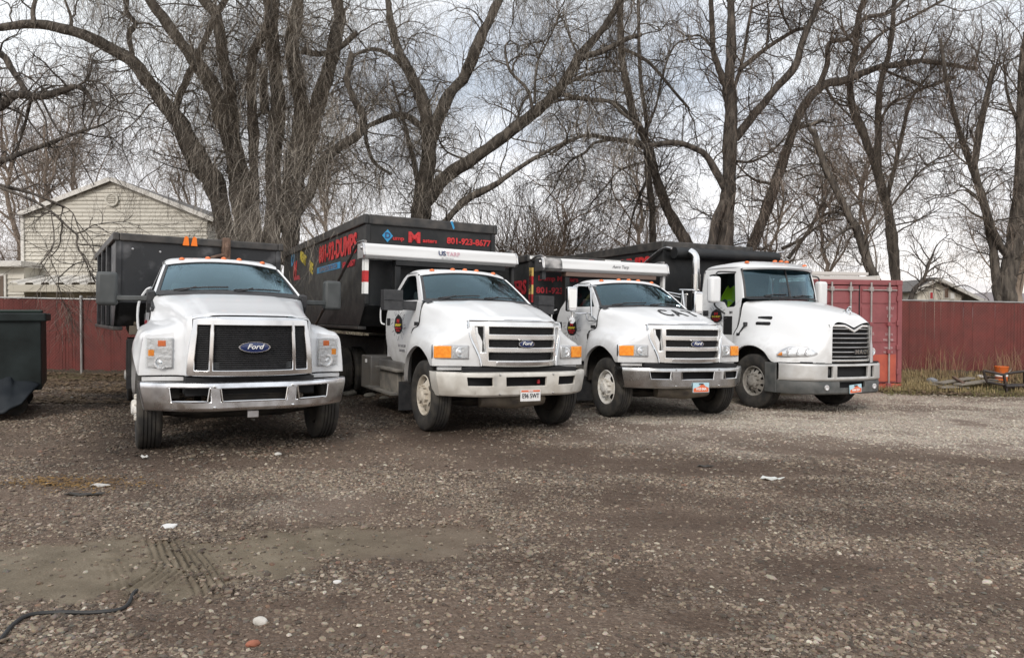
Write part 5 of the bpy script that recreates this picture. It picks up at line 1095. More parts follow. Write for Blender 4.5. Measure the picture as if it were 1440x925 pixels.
stone('stone', 'small bright white pebble in front of the leftmost truck', 391, 639, .045, (.62, .60, .55), 4)
stone('stone', 'white pebble lying beside the tall dark weeds by the right fence', 1379, 531, .10, (.62, .60, .58), 5)
stone('stone', 'grey boulder in dry grass below the right fence', 1310, 538, .14, (.22, .23, .25), 6, .8)
for i, (u, v, s) in enumerate(((488, 556, .2), (503, 550, .16), (520, 558, .14), (472, 549, .18), (540, 560, .1))):
    stone('rubble_stone', ('flat grey rubble stone lying under the second truck', 'brown rubble lump heaped between the first two trucks', 'small grey rubble stone by the battery box of the second truck', 'brown rubble stone beside the first truck bumper', 'smallest rubble stone under the step of the second truck')[i], u, v, s, (.16, .14, .11) if i % 2 else (.20, .19, .165), 20+i, .5, 'rubble', 'rubble between the first two trucks')
def scrap(label, u, v, w_, d_, col, seed, name='paper_scrap', cat='litter'):
    p = gpx(u, v); p[2] = float(height(p[0], p[1]))+.012; r = random.Random(seed)
    P = [(cos(a)*w_*r.uniform(.6, 1), sin(a)*d_*r.uniform(.6, 1)) for a in np.linspace(0, 2*pi, 12)[:-1]]
    o = MB().prism(P, lambda q_, d: (q_[0], q_[1], d+.012*sin(9*q_[0]/w_)), 0, .008).build(name, mat(name, col, .7), None, 20); o.location = p; tag(o, label, cat); return o
scrap('white crumpled scrap on the ground above the tread prints', 238, 742, .07, .045, (.66, .65, .63), 1)
scrap('pale white scrap lying on the gravel in front of the third truck', 1085, 673, .14, .07, (.62, .63, .60), 2)
scrap('grey white flake left of the leftmost truck on rusty ground', 143, 682, .12, .04, (.48, .46, .43), 3)
scrap('small white flake by the front wheel of the leftmost truck', 203, 646, .06, .03, (.62, .61, .58), 4)
scrap('long dark brown bark strip on the left gravel', 118, 694, .22, .05, (.04, .035, .03), 5, 'bark_strip', 'bark')
scrap('curled bark piece in the middle of the yard', 692, 701, .05, .035, (.14, .11, .08), 6, 'bark_piece', 'bark')
scrap('pale flat scrap beside the fence at left', 94, 559, .20, .10, (.55, .53, .48), 8)
scrap('dark flat metal shard on the gravel in front of the third truck', 992, 655, .12, .03, (.05, .045, .04), 9, 'metal_shard', 'scrap')
pts = []
for u, v in ((-40, 940), (0, 903), (18, 882), (42, 868), (85, 861), (130, 862), (165, 858), (180, 850), (187, 838), (192, 828)):
    p = gpx(u, v); p[2] = float(height(p[0], p[1]))+.010; pts.append(p)
hz_ = MB().tube(catmull(pts, 60), .011, 8).build('hose', mat('black_hose', (.018, .018, .018), .6), None); tag(hz_, 'thin black hose curling across the mud at the bottom left corner', 'hose')
# ================================================================ fences, container, buildings
m_slat = mat('red_fence_slat', (.175, .034, .027), .65, c2=(.115, .026, .021), scale=3, rvar=.2)
m_wire = mat('coated_wire', (.17, .075, .065), .6)
m_post = mat('galvanised_post', (.42, .42, .41), .4, .7, c2=(.33, .32, .31), scale=5)
def fence(label, X0, X1, Y0, Y1, hh, posts, bright=0, wires=True, g0=None):
    n = max(2, int(abs(X1-X0)/.3)); zg = lambda x, y: float(gz(x, y))
    f = thing('slatted_fence', label, 'fence', (X0, Y0, 0)); O = lambda x, y, z: (x-X0, y-Y0, z)
    YY = lambda x: Y0+(Y1-Y0)*(x-X0)/(X1-X0)
    b = MB(); r = random.Random(int(abs(X0)*10))
    for x in np.arange(X0, X1, .082):
        y = YY(x); z0 = zg(x, y)+.09+r.uniform(-.02, .02); z1 = zg(x, y)+hh-.02+r.uniform(-.008, .012); a = r.uniform(-.2, .2); wd = .0408; le = r.uniform(-.01, .01)
        b.box(0, 0, 0, 0, 0, 0) if False else None
        vv = [O(x+s*wd*cos(a)+le*k, y+s*wd*sin(a)+q*.006, z) for k, z in ((0, z0), (1, z1)) for s in (-1, 1) for q in (-1, 1)]
        b.add(vv, [(0, 1, 3, 2), (4, 6, 7, 5), (0, 4, 5, 1), (2, 3, 7, 6), (0, 2, 6, 4), (1, 5, 7, 3)])
    o = b.build('privacy_slats', m_slat, f, 0); o['kind'] = 'stuff'
    if wires:
        wb = MB(); st = .082
        for x in np.arange(X0-hh, X1, st):
            for d in (1, -1):
                xa, xb = (x, x+hh) if d > 0 else (x+hh, x)
                za, zb = 0.02, hh
                # clip to the panel
                t0 = max(0, min(1, (X0-xa)/(xb-xa))); t1 = max(0, min(1, (X1-xa)/(xb-xa))); t0, t1 = min(t0, t1), max(t0, t1)
                if t1-t0 < .03: continue
                P = [(xa+(xb-xa)*t, za+(zb-za)*t) for t in (t0, t1)]
                wb.tube([O(px, YY(px)-.018-.004*d, zg(px, YY(px))+pz) for px, pz in P], .0032, 3, False)
        o = wb.build('chain_link_wire', m_wire, f, 0); o['kind'] = 'stuff'
    MB().tube([O(x, YY(x)-.01, zg(x, YY(x))+hh) for x in lin(X0, X1, n)], .021, 8).build('top_rail', m_post, f)
    for px in posts:
        y = YY(px); MB().tube([O(px, y-.05, zg(px, y)-.1), O(px, y-.05, zg(px, y)+hh+.05)], .032, 10).lathe([(.036, 0), (.03, .03), (0, .045)], O(px, y-.05, zg(px, y)+hh+.05), 'z', 10).build('post', m_post, f)
    return f
FY = 18.0
xl = at(116, 470, FY)[0]
fence('red slatted fence at left behind the dumpster with one grey post in front', -17.5, -6.2, FY, FY, 1.88, [xl, xl-3.05, xl-6.1, xl+3.0])
fence('red slatted fence at right between container and picture edge', 8.9, 20.0, FY+.35, FY+.35, 1.86, [8.95, 13.7, 16.6, 19.4])
# ---------------------------------------------------------------- shipping container
m_cont = mat('container_red', (.29, .088, .092), .55, c2=(.22, .066, .070), scale=2.5, rvar=.2, bump=.05)
m_contd = mat('container_dark_red', (.16, .04, .042), .6)
m_conto = mat('container_orange_patch', (.48, .105, .06), .6, c2=(.36, .075, .05), scale=4)
m_bar = mat('galvanised_bar', (.45, .43, .41), .45, .5, c2=(.34, .31, .29), scale=6)
cyaw = RAD(16); cr = np.array([9.33, 17.0]); zc = float(gz(9.0, 16.8))-.0
ct = thing('shipping_container', 'faded red shipping container with four vertical lock bars and orange lower corner', 'container', (cr[0], cr[1], zc), cyaw)
# local: x to the left is negative (face spans -2.44..0), y back
W_, H_, L_ = 2.44, 2.59, 6.06
for x in (-W_+.06, -.06): MB().box(x-.06, x+.06, 0, .12, .15, H_-.12).build('corner_post', m_cont, ct, 0, bevel=.01)
for x in (-W_+.09, -.09):
    for z in (.06, H_-.06): MB().box(x-.09, x+.09, -.012, .17, z-.06, z+.06).build('corner_casting', m_cont if z > 1 else m_conto, ct, 0, bevel=.012)
MB().box(-W_+.18, -.18, .005, .10, H_-.12, H_).build('door_header', m_cont, ct, 0, bevel=.008); MB().box(-W_+.18, -.18, .005, .10, .0, .13).build('door_sill', m_conto, ct, 0, bevel=.008)
for k, (xa, xb) in enumerate(((-W_+.125, -W_/2-.012), (-W_/2+.012, -.125))):
    b = MB(); z0, z1 = .15, H_-.14
    b.box(xa, xb, .03, .07, z0, z1)
    n = 5; hh = (z1-z0)/n
    for i in range(n): b.box(xa+.05, xb-.05, .012, .031, z0+i*hh+.05, z0+(i+1)*hh-.03)
    d = b.build('door', m_cont, ct, 0, bevel=.006)
    if k: MB().box(xa+.06, xb-.05, .0, .013, z0+.04, z0+.68).build('repaint_patch', m_conto, d, 0)
    for xx in (xa+.28, xb-.28):
        br = MB().tube([(xx, -.03, .08), (xx, -.03, H_-.06)], .021, 8).build('lock_bar', m_bar, d)
        for z in (.10, .9, 1.55, H_-.22): MB().box(xx-.05, xx+.05, -.055, .03, z-.05, z+.05).build('bar_bracket', m_bar if z > 2 else m_cont, br, 0, bevel=.008)
    MB().tube([(xa+.05, -.02, H_-.24), (xb-.05, -.02, H_-.24)], .014, 6).build('top_bar', m_bar, d)
    for i in range(4): MB().box((xb-.03) if k else (xa-.06), (xb+.06) if k else (xa+.03), -.01, .03, .35+.58*i, .47+.58*i).build('hinge', m_cont, d, 0, bevel=.008)
MB().box(-W_/2-.012, -W_/2+.012, .02, .05, .15, H_-.14).build('door_gasket', m_blk2, ct, 0)
for s, x in ((-1, -W_+.04), (1, -.04)):                     # corrugated sides
    P = []; yy = .12
    while yy < L_-.2: P += [(yy, 0), (yy+.07, 0), (yy+.11, .036), (yy+.18, .036), (yy+.22, 0)]; yy += .22
    P = [(a, b_) for a, b_ in P]; MB().grid([[(x-s*b_, a, z) for a, b_ in P] for z in (.14, H_-.1)]).build('side_wall', m_cont, ct, 0)
MB().box(-W_, 0, .12, L_, H_-.10, H_-.02).box(-W_, 0, L_-.05, L_, .1, H_-.1).box(-W_, 0, .12, L_, .05, .14).build('roof', m_contd, ct, 0)
m_fade = mat('faded_print', (.52, .36, .36), .6)
for sx, x, z, s_ in (('SUDU', -.36, 1.92, .10), ('22G1', -.36, 1.74, .09), ('372 416', -.38, 1.30, .085), ('MAX 30480', -.40, 1.17, .075), ('TARE 2230', -.40, .98, .07), ('NET 28250', -.40, .88, .07), ('US', -.85, 1.32, .09), ('8.6', -.85, .92, .08)):
    text('lettering', sx, s_, (x, .006, z), (1, 0, 0), (0, 0, 1), m_fade, ct, sx=.8)
# ladder on the container roof
lp = np.array([cr[0]-1.75, cr[1]+.4]); ld = thing('ladder', 'white aluminium ladder lying on top of the red container', 'ladder', (cr[0]-2.35*cos(cyaw), cr[1]-2.35*sin(cyaw)+.25, zc+H_-.02), cyaw)
m_lad = mat('ladder_aluminium', (.62, .60, .56), .4, .3)
for y in (.0, .34): MB().box(-.5, 1.75, y-.018, y+.018, .02, .11).build('rail', m_lad, ld, 0, bevel=.006)
for i in range(9): MB().tube([(-.4+.26*i, -.0, .07), (-.4+.26*i, .34, .07)], .017, 8).build('rung', m_lad, ld)
MB().box(1.72, 1.82, -.04, .38, .0, .14).build('foot', m_lad, ld, 0, bevel=.01)
for y in (.0, .34): MB().box(-.5, 1.5, y-.016, y+.016, .14, .21).build('fly_rail', m_lad, ld, 0, bevel=.006)
# ---------------------------------------------------------------- house on the left
m_siding = mat('beige_siding', (.57, .545, .48), .7, c2=(.49, .465, .405), scale=2, stretch=(.4, 1, 3), rvar=.1)
m_trim = mat('white_trim', (.66, .64, .60), .6, c2=(.55, .53, .49), scale=6)
m_shing = mat('grey_shingles', (.10, .095, .09), .9, c2=(.16, .15, .14), scale=9, bump=.4)
m_win = mat('dark_window', (.03, .035, .04), .1)
HY = 28.0
hx0 = at(33, 400, HY)[0]; hx1 = at(292, 400, HY)[0]; ez = at(33, 305, HY)[2]; pz = at(158, 256, HY)[2]; pxm = at(158, 256, HY)[0]; g0 = float(gz(-14, 28))
hs = thing('house', 'beige two storey house with gable roof behind the left fence', 'house', (hx0, HY, g0)); O = lambda x, y, z: (x-hx0, y-HY, z-g0)
ezr = pz-(pz-ez)*(hx1-pxm)/(pxm-hx0)
b = MB(); b.add([O(hx0, HY+.05, g0), O(hx1, HY+.05, g0), O(hx1, HY+.05, ezr), O(pxm, HY+.05, pz), O(hx0, HY+.05, ez)], [(0, 1, 2, 3, 4)])
b.box(*[q for q in (0, .1)], .05, 9, 0, ez-g0).box(hx1-hx0-.1, hx1-hx0, .05, 9, 0, ezr-g0); b.build('wall', m_siding, hs, 0)
b = MB(); z = g0+.2; st = .155
while z < pz-.05:
    xa = hx0 if z < ez else hx0+(pxm-hx0)*(z-ez)/(pz-ez); xb = hx1 if z < ezr else hx1-(hx1-pxm)*(z-ezr)/(pz-ezr)
    r = random.Random(int(z*100)); x = xa
    while x < xb:                                           # staggered lengths of board, tilted outwards at the foot
        x2 = min(xb, x+r.uniform(2.2, 3.8)); dz = r.uniform(-.006, .006)
        b.add([O(x+.004, HY+.045, z+st), O(x2-.004, HY+.045, z+st), O(x2-.004, HY-.0+dz, z), O(x+.004, HY-.0+dz, z), O(x+.004, HY+.045, z-.004), O(x2-.004, HY+.045, z-.004)], [(0, 3, 2, 1), (3, 4, 5, 2)]); x = x2
    z += st
o = b.build('siding', m_siding, hs, 0); o['kind'] = 'stuff'
for xa, za, xb, zb in ((hx0-.06, ez+.03, pxm, pz+.05), (hx1+.3, ezr-.11, pxm, pz+.05)):
    u = Vector((xb-xa, 0, zb-za)).normalized(); n = Vector((-u.z, 0, u.x)); n = n if n.z > 0 else -n
    q = [Vector(O(xa, 0, za))+Vector((0, HY, 0)), Vector(O(xb, 0, zb))+Vector((0, HY, 0))]
    rf = MB().add([tuple(p+n*h+Vector((0, d, 0))) for p in q for h in (0, .12) for d in (-.14, 9.2)], [(0, 1, 3, 2), (4, 6, 7, 5), (0, 4, 5, 1), (2, 3, 7, 6), (0, 2, 6, 4), (1, 5, 7, 3)]).build('roof', m_shing, hs, 0)
    MB().add([tuple(p+n*h+Vector((0, d, 0))) for p in q for h in (-.04, .13) for d in (-.18, -.142)], [(0, 1, 3, 2), (4, 6, 7, 5), (0, 4, 5, 1), (2, 3, 7, 6), (0, 2, 6, 4), (1, 5, 7, 3)]).build('fascia', m_trim, rf, 0)
c = at(158, 281, HY); v = MB().lathe([(.26, 0), (.26, -.06), (.19, -.06), (.18, -.02), (0, -.02)], O(c[0], HY-.02, c[2]), 'y', 24).build('gable_vent', m_siding, hs)
for i in range(4): MB().box(c[0]-hx0-.16, c[0]-hx0+.16, -.07, -.05, c[2]-g0-.12+.075*i, c[2]-g0-.09+.075*i).build('louvre', m_siding, v, 0)
MB().box(-.06, .06, -.05, .02, 0, ez-g0).build('corner_trim', m_trim, hs, 0)
# corrugated awning low on the wall
az = at(60, 398, HY-1)[2]-g0; ax0 = at(28, 400, HY-1)[0]-hx0; ax1 = hx1-hx0
aw = MB(); xx = lin(ax0, ax1, 160); prof = [.07*abs(cos(x*pi/.29*.5)) if False else (.075 if (x % .58) < .29 else 0) for x in xx]
aw.grid([[(x, -1.6+.0, az-.05+p) for x, p in zip(xx, prof)], [(x, -.05, az+.28+p) for x, p in zip(xx, prof)]]); aw.grid([[(x, -1.6, az-.05+p) for x, p in zip(xx, prof)], [(x, -1.6, az-.085+p) for x, p in zip(xx, prof)]]); aw.build('awning', m_trim, hs, 0)
MB().box(ax0, ax1, -1.62, -1.5, az-.36, az-.09).build('awning_beam', mat('cream_beam', (.46, .43, .36), .7), hs, 0, bevel=.02)
MB().box(ax0+.5, ax1, -.25, -.1, az-1.4, az-.35).build('lower_wall', mat('tan_wall', (.36, .32, .24), .8), hs, 0)
for xa, xb in ((ax0+2.1, ax0+3.2), (ax0+4.0, ax0+5.2)): f = MB().box(xa, xb, -.30, -.24, az-1.2, az-.45).build('window', m_trim, hs, 0); MB().box(xa+.06, xb-.06, -.32, -.302, az-1.14, az-.51).build('pane', m_win, f, 0)
# the lower building at the picture's left edge
sh = thing('shed', 'low tan outbuilding with white roof edge at the far left behind the fence', 'shed', (at(-60, 400, 27)[0], 27, g0)); rz_ = at(0, 372, 27)[2]-g0; wx = at(32, 400, 27)[0]-at(-60, 400, 27)[0]
MB().box(0, wx, .1, 4, 0, rz_-.1).build('wall', m_siding, sh, 0)
b = MB()
for i in range(14): b.add([(0, .1, .2+.2*i+.2), (wx, .1, .2+.2*i+.2), (wx, .06, .2+.2*i), (0, .06, .2+.2*i)], [(0, 3, 2, 1)])
b.build('siding', m_siding, sh, 0)['kind'] = 'stuff'
MB().box(-.2, wx+.15, -.3, 4.2, rz_-.1, rz_+.12).build('roof', m_trim, sh, 0, bevel=.02)
fx = at(8, 400, 27)[0]-at(-60, 400, 27)[0]; wf = MB().box(fx-1.3, fx, .0, .055, rz_-1.5, rz_-.35).build('window', m_trim, sh, 0); MB().box(fx-1.24, fx-.08, -.02, -.002, rz_-1.42, rz_-.43).build('pane', mat('brown_pane', (.12, .085, .06), .4), wf, 0)
# ---------------------------------------------------------------- house on the right, far back
RY = 40.0; p0 = at(1290, 420, RY); p1 = at(1352, 420, RY); pk = at(1314, 393.5, RY); gr0 = 0.1
rh = thing('house', 'small cream house with low gable roof seen over the right fence', 'house', (p0[0], RY, gr0)); wd = p1[0]-p0[0]; ph = pk[2]-gr0; km = pk[0]-p0[0]; eh = at(1352, 416, RY)[2]-gr0; el = eh+.35
MB().prism([(0, 0), (wd, 0), (wd, eh), (km, ph-.1), (0, el)], lambda p, d: (p[0], d, p[1]), 0, 7).build('wall', mat('cream_wall', (.66, .63, .56), .8, c2=(.50, .46, .39), scale=3), rh, 0)
for xa, za, xb, zb in ((-.4, el-.18, km, ph), (wd+1.6, eh-.62, km, ph)):
    u = Vector((xb-xa, 0, zb-za)).normalized(); n = Vector((-u.z, 0, u.x)); n = n if n.z > 0 else -n; q = [Vector((xa, 0, za)), Vector((xb, 0, zb))]
    rf = MB().add([tuple(p+n*h+Vector((0, d, 0))) for p in q for h in (0, .1) for d in (-.4, 7.4)], [(0, 1, 3, 2), (4, 6, 7, 5), (0, 4, 5, 1), (2, 3, 7, 6), (0, 2, 6, 4), (1, 5, 7, 3)]).build('roof', m_shing, rh, 0)
    MB().add([tuple(p+n*h+Vector((0, d, 0))) for p in q for h in (-.06, .12) for d in (-.46, -.402)], [(0, 1, 3, 2), (4, 6, 7, 5), (0, 4, 5, 1), (2, 3, 7, 6), (0, 2, 6, 4), (1, 5, 7, 3)]).build('fascia', m_trim, rf, 0)
for u0, u1, v0, v1, m in ((1326, 1334, 404, 420, m_rust), (1335, 1342, 411, 421, m_wprint), (1306, 1312, 410, 421, m_redd)):
    a = at(u0, v1, RY); c = at(u1, v0, RY); f = MB().box(a[0]-p0[0], c[0]-p0[0], -.06, -.001, a[2]-gr0, c[2]-gr0).build('window', m_trim, rh, 0); MB().box(a[0]-p0[0]+.05, c[0]-p0[0]-.05, -.08, -.062, a[2]-gr0+.05, c[2]-gr0-.05).build('pane', m, f, 0)
# ---------------------------------------------------------------- dumpster on the ground at the left edge
m_dkgreen = mat('black_green_dumpster', (.009, .012, .0115), .5, c2=(.02, .027, .027), spec=.2, scale=2.4, bump=.4, bscale=3, rvar=.2)
m_dknavy = mat('dark_navy_plate', (.009, .012, .016), .6, c2=(.018, .022, .026), spec=.25, scale=3, bump=.5, bscale=4)
DY = 11.0; dr = at(58, 500, DY)[0]; dz = float(gz(dr, DY)); top = at(58, 440, DY)[2]
dg = thing('dumpster', 'dented black green dumpster standing on the ground at the left edge', 'dumpster', (dr, DY, dz), RAD(31)); T_ = top-dz
b = MB(); b.box(-3.2, 0, 0, .05, .40, T_).box(-3.2, 0, 1.75, 1.8, .40, T_).box(-.05, 0, .05, 1.75, .40, T_).box(-3.2, -3.15, .05, 1.75, .40, T_).box(-3.15, -.05, .05, 1.75, .4, .46)
b.build('body', m_dkgreen, dg, 0, bevel=.012)
MB().box(-3.26, .07, -.05, .06, T_-.13, T_).box(-.06, .07, .061, 1.85, T_-.13, T_-.002).box(-3.26, -.061, 1.74, 1.85, T_-.13, T_-.004).build('top_rim', m_dkgreen, dg, 0, bevel=.02)
MB().box(-3.26, .02, .07, .30, T_+.001, T_+.05).build('green_lid_edge', mat('green_edge', (.012, .024, .018), .5), dg, 0, bevel=.02)
def dl(u, v, Y): q = at(u, v, Y); a, c = q[0]-dr, q[1]-DY; return (a*cos(RAD(31))+c*sin(RAD(31)), -a*sin(RAD(31))+c*cos(RAD(31)), q[2]-dz)
rows = [[dl(-70, 512, 10.9), dl(6, 515, 10.93), dl(20, 530, 10.9), dl(57, 540, 10.97)], [dl(-80, 540, 10.7), dl(0, 545, 10.6), dl(22, 550, 10.65), dl(46, 550, 10.75)], [dl(-90, 575, 10.4), dl(-6, 582, 10.3), dl(14, 575, 10.35), dl(30, 568, 10.45)]]
R = np.array(patch(rows, 14, 20)); nn = fbm(R[..., 0]*4, R[..., 2]*4, 4, 8)-.5; R[..., 1] += nn*.18
MB().grid(R).build('loading_flap', m_dknavy, dg, 35, solid=.03)
for x in (-.35, -1.6, -2.9):
    for y in (.2, 1.6): MB().tube([(x, y-.05, .17), (x, y+.05, .17)], .16, 14).box(x-.05, x+.05, y-.06, y+.06, .17, .42).build('caster', m_chassis, dg)
# ---------------------------------------------------------------- things lying along the right fence
def gl(u, v, dz_=0): q = gpx(u, v); return Vector((q[0], q[1], float(height(q[0], q[1]))+dz_))
base = gl(1413, 552); GYd = base.y
bg_ = thing('brush_guard', 'black steel brush guard from a vehicle lying by the right fence', 'brush guard', base)
P = lambda u, v, d=0: tuple(Vector(at(u, v, GYd+d))-base)
m_guard = mat('black_guard_paint', (.02, .017, .016), .45, c2=(.05, .035, .03), scale=9)
MB().tube([P(1383, 521, .1), P(1398, 524, .05), P(1411, 527), P(1416, 525), P(1440, 522, .1), P(1475, 520, .2)], .030, 8).build('top_tube', m_guard, bg_)
MB().tube([P(1383, 521, .1), P(1385, 530, .1), P(1388, 537, .1), P(1400, 539, .05), P(1412, 541)], .030, 8).build('side_tube', m_guard, bg_)
MB().tube([P(1413, 543), P(1440, 542, .1), P(1475, 541, .2)], .055, 8).build('lower_tube', m_guard, bg_)
MB().bar(P(1411.5, 525), P(1416, 553), .06, .05).build('upright', m_guard, bg_, 0, bevel=.008)
for v in (529, 533): MB().tube([P(1385, v, .1), P(1411, v+3, .02)], .014, 6).build('cross_bar', m_guard, bg_)
for u in (1440, 1462): MB().bar(P(u, 523, .15), P(u+1, 550, .15), .05, .04).build('upright', m_guard, bg_, 0, bevel=.008)
q = gl(1426, 545); bk = thing('bucket', 'orange bucket with a white band behind the black brush guard', 'bucket', (q.x, q.y+.45, float(height(q.x, q.y+.45))))
MB().lathe([(.0, .0), (.125, .0), (.135, .12), (.15, .36), (.158, .37), (.158, .39), (.145, .39), (.125, .03), (0, .03)], n=24, axis='z').build('pail', mat('orange_plastic', (.62, .14, .03), .45), bk)
MB().lathe([(.139, .14), (.1395, .20)], n=24, axis='z').build('white_band', m_wprint, bk); MB().tube([(.155*cos(a), .155*sin(a)*.2-.15, .36-.13*abs(sin(a))) for a in np.linspace(0, pi, 13)], .004, 5).build('handle', m_dull, bk)
bd = [((1306, 543), (1362, 548), .18, 'long weathered plank at the bottom of the scrap pile by the right fence'), ((1322, 550), (1350, 549), .13, 'short weathered plank at the front edge of the scrap pile'), ((1320, 546), (1366, 538), .20, 'wide grey plank leaning across the middle of the scrap pile'), ((1346, 550), (1398, 543), .22, 'widest grey plank at the right side of the scrap pile'), ((1341, 541), (1355, 550), .07, 'narrow dark stick lying crosswise on top of the scrap pile')]
for i, (a, c, wd_, lab) in enumerate(bd):
    A_, C_ = gl(*a, .05+.035*i), gl(*c, .05+.035*i); o = MB().bar(A_, C_, wd_, .04).build('plank', m_wood if i != 4 else m_rust, None, 0, bevel=.006); tag(o, lab, 'plank', 'planks in the scrap pile')
# ---------------------------------------------------------------- dead grass and fallen leaves
def blades(name, n, fx, hmin, hmax, cols, seed, lean=.5, wd=.006):
    r = np.random.default_rng(seed); X, Y = fx(r, n); n = len(X); Z = np.array(height(X, Y)); h = r.uniform(hmin, hmax, n); a = r.uniform(0, 2*pi, n); le = h*r.uniform(.1, lean, n)
    px, py = np.cos(a), np.sin(a); P0 = np.stack([X, Y, Z-.01], 1); up = np.stack([px*le*.35, py*le*.35, h*.6], 1); tip = np.stack([px*le, py*le, h*r.uniform(.75, 1, n)], 1); sd_ = np.stack([-py, px, 0*px], 1)*wd
    V = np.stack([P0-sd_, P0+sd_, P0+up+sd_*.7, P0+up-sd_*.7, P0+tip], 1).reshape(-1, 3); i = np.arange(n)*5
    F = [tuple(q) for q in np.stack([i, i+1, i+2, i+3], 1)]+[tuple(q) for q in np.stack([i+3, i+2, i+4], 1)]
    me = bpy.data.meshes.new(name); me.from_pydata(V.tolist(), [], [tuple(int(k) for k in f) for f in F]); me.materials.append(mat(name, cols[0], .9, c2=cols[1], scale=3)); o = bpy.data.objects.new(name, me); COL.objects.link(o); o['kind'] = 'stuff'; o['category'] = 'grass'; return o
def clump(xr, yr, s):
    def f(r, n):
        X = r.uniform(*xr, n*3); Y = r.uniform(*yr, n*3); k = fbm(X*1.3, Y*1.3, 3, s) > r.uniform(.3, .75, n*3); return X[k][:n], Y[k][:n]
    return f
o = blades('dry_grass', 9000, clump((8.6, 15), (16.6, 18.5), 3), .04, .20, ((.36, .28, .14), (.24, .185, .10)), 1); o['label'] = 'straw coloured dry grass below the right fence'
o = blades('green_grass', 5000, clump((8.6, 15), (16.2, 17.3), 5), .03, .10, ((.13, .13, .045), (.20, .17, .07)), 2); o['label'] = 'low olive grass at the gravel edge on the right'
o = blades('tall_weeds', 260, clump((9.4, 14), (17.6, 18.2), 8), .4, 1.1, ((.30, .20, .11), (.20, .13, .08)), 3, .8, .005); o['label'] = 'tall dry weed stalks against the right fence'
def leaves(name, n, fx, seed, s0=.02, s1=.055, c1=(.12, .075, .045), c2=(.20, .145, .085)):
    r = np.random.default_rng(seed); X, Y = fx(r, n); n = len(X); Z = np.array(height(X, Y))+.012; a = r.uniform(0, 6.28, n); s = r.uniform(s0, s1, n); t = r.uniform(-.5, .5, (n, 2))
    V = []
    for c, d in ((-1, -.5), (1, -.5), (1, .5), (-1, .5)):
        x = s*c*np.cos(a)-s*d*np.sin(a); y = s*c*np.sin(a)+s*d*np.cos(a); V.append(np.stack([X+x, Y+y, Z+np.abs(x*t[:, 0]+y*t[:, 1])+.002*r.uniform(0, 3, n)], 1))
    V = np.stack(V, 1).reshape(-1, 3); i = np.arange(n)*4; me = bpy.data.meshes.new(name); me.from_pydata(V.tolist(), [], np.stack([i, i+1, i+2, i+3], 1).tolist())
    me.materials.append(mat(name, c1, .9, c2=c2, scale=7)); o = bpy.data.objects.new(name, me); COL.objects.link(o); o['kind'] = 'stuff'; o['category'] = 'leaves'; return o
o = leaves('fallen_leaves', 9000, clump((-13, -5), (12.5, 17.9), 6), 4); o['label'] = 'brown fallen leaves along the left fence'
def spot(r, n): c = gpx(100, 680); return c[0]+r.normal(0, .32, n), c[1]+r.normal(0, .13, n)
o = leaves('leaf_patch', 700, spot, 9, .006, .017, (.11, .06, .02), (.26, .15, .04)); o['label'] = 'rusty orange patch of old leaves on the gravel left of the first truck'
o = leaves('fallen_leaves', 2500, clump((8.5, 15), (16.3, 18), 6), 5); o['label'] = 'brown fallen leaves among the dry grass at right'
# ---------------------------------------------------------------- distant hills
HX = np.linspace(-900, 1500, 160); prof = 14+26*sstep(100, 900, HX)+22*(fbm(HX/160, HX*0, 4, 3)-.4)
rows = [[(x, 1150+60*sin(x/200), -6) for x in HX], [(x, 1190+50*sin(x/200), max(3, p*.55)) for x, p in zip(HX, prof)], [(x, 1240+40*sin(x/170), max(4, p)) for x, p in zip(HX, prof)], [(x, 1500, -10) for x in HX]]
hl = MB().grid(rows).build('hills', mat('hill_brush', (.17, .15, .16), 1, c2=(.22, .20, .20), scale=.02), None, 60); hl['kind'] = 'structure'
# ================================================================ bare trees
m_bark = mat('bark', (.046, .039, .033), .95, c2=(.17, .147, .122), scale=9, lo=.36, hi=.68, stretch=(1, 1, .22), bump=1, bscale=14, bdist=.09)
m_bark_d = mat('dark_bark', (.042, .036, .031), .95, c2=(.155, .133, .112), scale=9, lo=.36, hi=.68, stretch=(1, 1, .22), bump=1, bscale=14, bdist=.09)
m_twig = mat('willow_twig', (.24, .205, .165), .9, c2=(.38, .34, .285), scale=1.5)
m_twig_d = mat('dark_twig', (.14, .115, .094), .9, c2=(.23, .195, .162), scale=1.5)
m_twig_b = mat('brown_twig', (.20, .155, .122), .9, c2=(.29, .235, .19), scale=1.5)
m_twig_v = mat('dry_vine', (.12, .085, .062), .9, c2=(.19, .14, .10), scale=1.5)
def tubes(P, R, n=3):                                    # P (m, k, 3), R (m, k) -> verts, quads
    m, k = P.shape[:2]; T = np.empty_like(P); T[:, 1:-1] = P[:, 2:]-P[:, :-2]; T[:, 0] = P[:, 1]-P[:, 0]; T[:, -1] = P[:, -1]-P[:, -2]
    T /= np.linalg.norm(T, axis=2, keepdims=True)+1e-9
    ref = np.where(np.abs(T[:, :1, 2:3]) > .85, np.array([1., 0, 0]), np.array([0, 0, 1.])); A = np.cross(T, np.broadcast_to(ref, T.shape)); A /= np.linalg.norm(A, axis=2, keepdims=True)+1e-9; B_ = np.cross(T, A)
    a = 2*pi*np.arange(n)/n; V = P[:, :, None]+(A[:, :, None]*np.cos(a)[:, None]+B_[:, :, None]*np.sin(a)[:, None])*R[:, :, None, None]
    i = np.arange(m)[:, None, None]*k*n+np.arange(k-1)[None, :, None]*n; j = np.arange(n if n > 2 else 1)[None, None]; j2 = (j+1) % n
    F = np.stack([i+j, i+j2, i+n+j2, i+n+j], -1).reshape(-1, 4); return V.reshape(-1, 3), F
